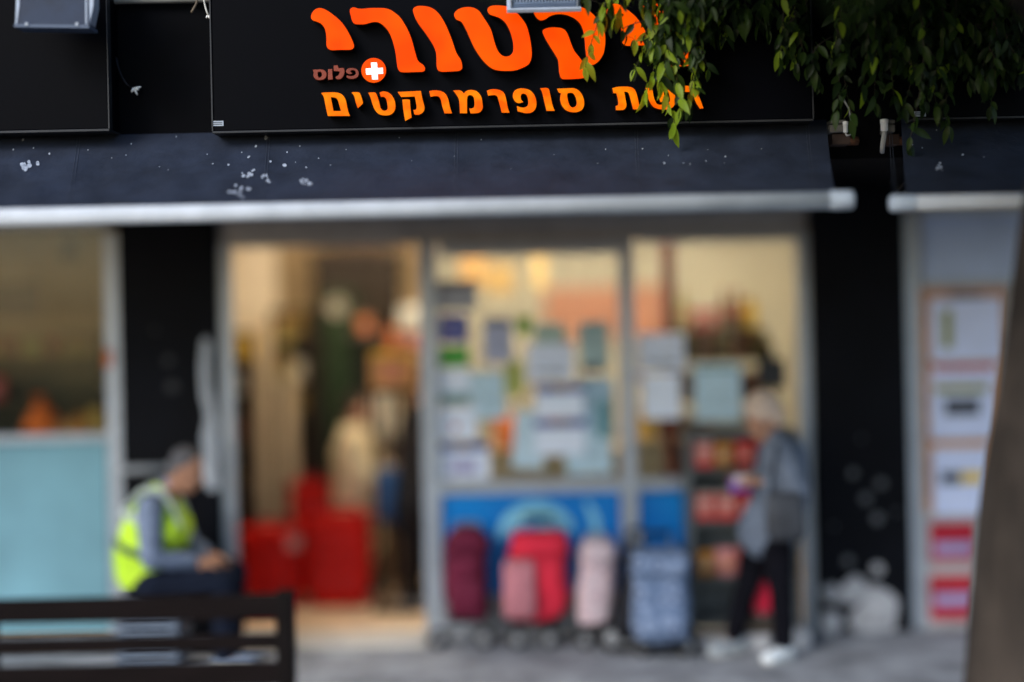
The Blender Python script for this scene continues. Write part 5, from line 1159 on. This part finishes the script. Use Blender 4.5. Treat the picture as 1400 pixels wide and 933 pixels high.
# ------------------------------------------------------------------ bench in front
M_bench = mat('dark_brown_bench_wood', (.007, .0045, .0045), .65, spec=.06, var=.4, scale=5, stretch=(.6, 8, 8), bump=.15)
M_bfr = mat('bench_black_iron', (.006, .0045, .0045), .55, spec=.06, metal=.0, var=.2)
db = 5.75
bn = thing('park_bench', (P(150, 900, db).x, db, .004), 'dark brown slatted bench on the pavement with its back to the shop', 'bench')
bx1 = P(400, 830, db).x; bx0 = bx1 - 2.35
for (pa, pb_) in ((814, 848), (869, 890), (906, 940)):
    z1_, z0_ = P(215, pa, db).z, P(215, pb_, db).z
    MB().box(bx0 + .0, bx1 - .012, db - .03, db, z0_, z1_, .006).build('back_slat', M_bench, bn)
for x in (bx0 + .02, (bx0 + bx1) / 2, bx1 - .048):
    zt = P(400, 812, db).z
    MB().box(x - .01, x + .05, db + .002, db + .05, .004, zt - .02, .006).build('back_post', M_bfr, bn)
    MB().box(x - .01, x + .05, db - .52, db - .46, .004, .41, .006).build('front_leg', M_bfr, bn)
    MB().box(x - .01, x + .05, db - .459, db + .001, .36, .40, .004).build('side_rail', M_bfr, bn)
MB().box(bx1 - .062, bx1 + .005, db - .034, db + .052, P(400, 935, db).z, P(400, 808, db).z, .008).build('end_post', M_bfr, bn)
for i in range(5):
    MB().box(bx0, bx1 - .012, db - .50 + i * .092, db - .425 + i * .092, .411, .436, .006).build('seat_slat', M_bench, bn)

# ------------------------------------------------------------------ the tree
tr = thing('street_tree', (P(1400, 900, 5.65).x, 5.65, 0), 'leafy fig tree with grey brown trunk at the right edge of the pavement', 'tree')
def bark():
    m = mat('fig_bark', (.040, .031, .025), .95, var=.75, scale=5, bump=.9, stretch=(1, 1, .35)); return m
M_bark = bark()
def limb(pts, rs, name, n=18, par=tr, seed=0):
    # smooth the path
    path = []; rr = []
    for i in range(len(pts) - 1):
        p0, p1, p2, p3 = pts[max(0, i - 1)], pts[i], pts[i + 1], pts[min(len(pts) - 1, i + 2)]
        for j in range(6):
            t_ = j / 6
            path.append(.5 * ((2 * p1) + (p2 - p0) * t_ + (2 * p0 - 5 * p1 + 4 * p2 - p3) * t_ ** 2 + (3 * p1 - p0 - 3 * p2 + p3) * t_ ** 3)); rr.append(rs[i] + (rs[i + 1] - rs[i]) * t_)
    path.append(pts[-1]); rr.append(rs[-1])
    mb = MB(); mb.tube(path, rr, n)
    o = mb.build(name, M_bark, par)
    for v in o.data.vertices:
        h = math.sin(v.co.z * 7 + seed) * .5 + math.sin(v.co.x * 21 + v.co.z * 5 + seed) * .3 + math.sin(v.co.y * 27 - v.co.z * 3)
        v.co += v.normal * h * .012 * min(1, rr[0] / .1)
    return o
tx_ = lambda px, py, dd=5.65: P(px, py, dd)
base = tx_(1404, 1030); base.z = -.02
limb([base, tx_(1408, 900), tx_(1414, 760), tx_(1424, 600), tx_(1444, 440), tx_(1462, 290), tx_(1480, 140), tx_(1450, -20), tx_(1395, -170)], [.268, .22, .205, .188, .172, .159, .15, .134, .11], 'trunk', 24)
for i, (pts, rs) in enumerate((
    ([tx_(1490, 90), tx_(1420, -30, 6.1), tx_(1320, -40, 6.4), tx_(1270, -46, 6.5), tx_(1180, -120, 6.45)], [.1, .06, .034, .028, .02]),
    ([tx_(1425, -10), tx_(1330, -130, 5.9), tx_(1150, -190, 6.2), tx_(980, -200, 6.35), tx_(880, -160, 6.4)], [.12, .085, .06, .04, .02]),
    ([tx_(1400, -150), tx_(1300, -320, 5.4), tx_(1150, -430, 5.2), tx_(1000, -470, 5.3)], [.11, .08, .05, .03]),
    ([tx_(1400, -150), tx_(1520, -330, 5.6), tx_(1620, -460, 5.8)], [.11, .08, .04]),
    ([tx_(1448, 140), tx_(1560, 0, 5.8), tx_(1640, -120, 6.3)], [.1, .07, .04]))):
    limb(pts, rs, 'limb', 10, seed=i)
def leafmat(name, c1, c2, tcol, rough):
    m = mat(name, c1, rough, var=.2, scale=3, col2=c2, spec=.2)
    N, L = m.node_tree.nodes, m.node_tree.links; b = N['Principled BSDF']; out = [n for n in N if n.type == 'OUTPUT_MATERIAL'][0]
    tr_ = N.new('ShaderNodeBsdfTranslucent'); tr_.inputs[0].default_value = (*tcol, 1); mx = N.new('ShaderNodeMixShader'); mx.inputs[0].default_value = .4
    oi = N.new('ShaderNodeObjectInfo')
    L.new(b.outputs[0], mx.inputs[1]); L.new(tr_.outputs[0], mx.inputs[2]); L.new(mx.outputs[0], out.inputs[0]); return m
M_leaf = [leafmat('shaded_leaf', (.010, .022, .007), (.018, .036, .010), (.02, .05, .006), .42), leafmat('part_lit_leaf', (.024, .048, .010), (.040, .075, .013), (.06, .14, .012), .42), leafmat('sunlit_leaf', (.15, .24, .016), (.24, .34, .022), (.55, .78, .03), .42)]  # dark to bright copies of one leaf, shade and sunlight put into the colour
def leaf_geo(L_, W, fold, curl):
    v = []; f = []; n = 5
    for i in range(n + 1):
        t_ = i / n; w_ = W * math.sin(math.pi * min(1, t_ ** .85 * .98 + .02)) ** .8 * (1 if t_ < .98 else .15) if 0 < i < n else W * .04
        y = L_ * t_; z = -curl * L_ * t_ * t_
        v += [(-w_, y, z + fold * w_), (0, y, z), (w_, y, z + fold * w_)]
    for i in range(n):
        a = 3 * i; f += [(a, a + 1, a + 4, a + 3), (a + 1, a + 2, a + 5, a + 4)]
    # petiole
    m0 = len(v); v += [(-.0012, 0, 0), (.0012, 0, 0), (.0012, -.018, .004), (-.0012, -.018, .004)]; f.append((m0, m0 + 1, m0 + 2, m0 + 3))
    return v, f
LG = [leaf_geo(.080, .0150, .35, .25), leaf_geo(.068, .0140, .5, .1), leaf_geo(.088, .0155, .25, .4), leaf_geo(.056, .0125, .4, .2)]
LM = {}
def leaf_mesh(g, mi):
    if (g, mi) not in LM:
        me = bpy.data.meshes.new('leaf'); me.from_pydata(*[LG[g][0], [], LG[g][1]]); me.materials.append(M_leaf[mi])
        for p in me.polygons: p.use_smooth = True
        LM[(g, mi)] = me
    return LM[(g, mi)]
lr = random.Random(21)
leaves = []         # (matrix, geo, material index, priority)
def leaf_at(p, out, sunlit, prio):
    dirv = Vector((out.x + lr.gauss(0, .35), out.y + lr.gauss(0, .35), out.z - 1.35 + lr.gauss(0, .35))).normalized()
    up = Vector((lr.gauss(0, .5), -1 + lr.gauss(0, .5), .6 + lr.gauss(0, .4)))
    B = basis(dirv, up); sc = lr.uniform(.8, 1.15)
    M = Matrix.Translation(p) @ B.to_4x4() @ Matrix.Diagonal((sc, sc, sc, 1))
    mi = 2 if lr.random() < sunlit else (1 if lr.random() < .45 else 0)
    leaves.append((M, lr.randrange(4), mi, prio))
twigs = MB()
def twig(p0, p1, dens, sunlit, prio, r=.004):
    L_ = (p1 - p0).length; sag = Vector((lr.gauss(0, .05), lr.gauss(0, .03), .06 * L_)); pts = []
    for i in range(9):
        t_ = i / 8; pts.append(p0.lerp(p1, t_) + sag * math.sin(math.pi * t_))
    twigs.tube(pts, [r * (1 - .75 * i / 8) for i in range(9)], 5)
    n = max(3, int(L_ / dens)); ang = lr.random() * 6
    for i in range(n):
        t_ = .12 + .88 * (i + lr.random() * .6) / n; t_ = min(1, t_); a = min(7, int(t_ * 8)); p = pts[a].lerp(pts[a + 1], t_ * 8 - a)
        ang += 2.4; out = Vector((math.cos(ang), math.sin(ang), 0)) * .9
        leaf_at(p, out, sunlit * (.4 + .9 * t_), prio * (.5 + t_))
    for q in range(2): leaf_at(p1, Vector((lr.gauss(0, .3), lr.gauss(0, .3), -.6)), sunlit, prio * 1.5)
# hanging sprays whose tips show against the sign; (start px, end px, depth, share of sunlit copies)
SPR = [((872, -60), (800, 92), 6.48, .8), ((880, -60), (838, 30), 6.45, .45), ((860, -70), (818, 22), 6.42, .5), ((900, -60), (868, 95), 6.5, .55), ((905, -50), (884, 125), 6.48, .65), ((925, -60), (902, 118), 6.4, .5), ((930, -60), (922, 172), 6.47, .6), ((935, -60), (930, 150), 6.42, .35), ((945, -60), (940, 140), 6.45, .3), ((955, -60), (955, 115), 6.44, .25), ((960, -60), (968, 95), 6.48, .2), ((965, -60), (950, 70), 6.4, .15), ((940, -60), (915, 75), 6.38, .25), ((925, -60), (925, 95), 6.5, .2), ((970, -60), (975, 40), 6.4, .15), ((985, -60), (985, 45), 6.46, .3), ((1000, -60), (992, 50), 6.42, .4), ((1015, -60), (1020, 26), 6.48, .2), ((1050, -60), (1050, 40), 6.44, .2), ((1060, -60), (1066, 78), 6.46, .3), ((1075, -60), (1074, 78), 6.5, .45), ((1085, -60), (1088, 85), 6.42, .2), ((1100, -60), (1105, 90), 6.46, .25), ((1125, -60), (1135, 80), 6.42, .15), ((1140, -60), (1145, 150), 6.44, .22), ((1150, -60), (1165, 160), 6.46, .28), ((1175, -50), (1180, 120), 6.4, .12), ((1185, -50), (1195, 140), 6.44, .15), ((1215, -50), (1222, 130), 6.4, .1), ((1232, -50), (1236, 148), 6.45, .15), ((1240, -40), (1243, 196), 6.45, .12), ((1265, -40), (1272, 120), 6.44, .12), ((1275, -40), (1296, 172), 6.43, .12), ((1290, -40), (1300, 110), 6.4, .05), ((1330, -40), (1340, 100), 6.35, .06), ((1350, -40), (1355, 145), 6.35, .08), ((1390, -40), (1392, 80), 6.3, .06), ((1405, -40), (1410, 110), 6.3, .05)]
for (s_, e_, dd, lit_share) in SPR:
    dd = min(6.59, dd + .12 + max(0, 6.44 - dd))
    twig(P(*s_, dd - .06), P(*e_, dd + lr.uniform(-.02, .04)), .023 if s_[0] < 960 else .031, lit_share * (1.15 if s_[0] < 960 else .6), 1.)  # sprays at the left carry more of the painted sunlight
    # two side shoots that fill the spray higher up
    for q in range(1):
        m0 = lr.uniform(.15, .6); a = (s_[0] + (e_[0] - s_[0]) * m0, s_[1] + (e_[1] - s_[1]) * m0)
        twig(P(*a, dd - .03), P(a[0] + lr.uniform(-32, 32), min(e_[1] - 12, a[1] + lr.uniform(25, 60)), dd + lr.uniform(-.05, .04)), .024, lit_share * .35, .35, .0025)
# crown above the view, added and thickened to shade the leaves below
for i in range(1700):
    px = lr.uniform(840, 1750); dd = lr.uniform(3.3, 6.6); ln = lr.uniform(.18, .45)
    py = (-25 if dd > 5.9 else -75) - ln / k(dd) - abs(lr.gauss(0, 260))
    p = P(px, py, dd); twig(p, p + Vector((lr.gauss(0, .22), lr.gauss(0, .2), -ln)), .019, .1, .02, .003)
for i in range(16):
    p = P(lr.uniform(890, 962), lr.uniform(-45, 45), lr.uniform(6.52, 6.62)); twig(p, p + Vector((lr.gauss(0, .06), lr.gauss(0, .03), -lr.uniform(.10, .2))), .02, .08, .02, .003)
for i in range(70):
    px = lr.uniform(1130, 1420); py = lr.uniform(-60, 60); dd = lr.uniform(6.52, 6.64); p = P(px, py, dd)
    twig(p, p + Vector((lr.gauss(0, .08), lr.gauss(0, .06), -lr.uniform(.10, .22))), .02, .02, .02, .003)
tag(twigs.build('twig', M_bark, tr), kind='stuff')
order = sorted(range(len(leaves)), key=lambda i: -leaves[i][3] * lr.uniform(.8, 1.2))
proto = None
tinv = Matrix.Translation(-tr.location)
for i in order[:300]:
    M, g, mi, _ = leaves[i]
    o = bpy.data.objects.new('leaf', leaf_mesh(g, mi)); C.objects.link(o); o.parent = tr; o.matrix_local = tinv @ M
fv, ff, fm = [], [], []
for i in order[300:]:
    M, g, mi, _ = leaves[i]; n0 = len(fv)
    fv += [M @ Vector(p) for p in LG[g][0]]; ff += [tuple(q + n0 for q in f_) for f_ in LG[g][1]]; fm += [mi] * len(LG[g][1])
me = bpy.data.meshes.new('foliage'); me.from_pydata(fv, [], ff)
for m in M_leaf: me.materials.append(m)
me.polygons.foreach_set('material_index', fm); me.polygons.foreach_set('use_smooth', [True] * len(ff))
fo = bpy.data.objects.new('foliage', me); C.objects.link(fo); attach(fo, tr); tag(fo, kind='stuff')
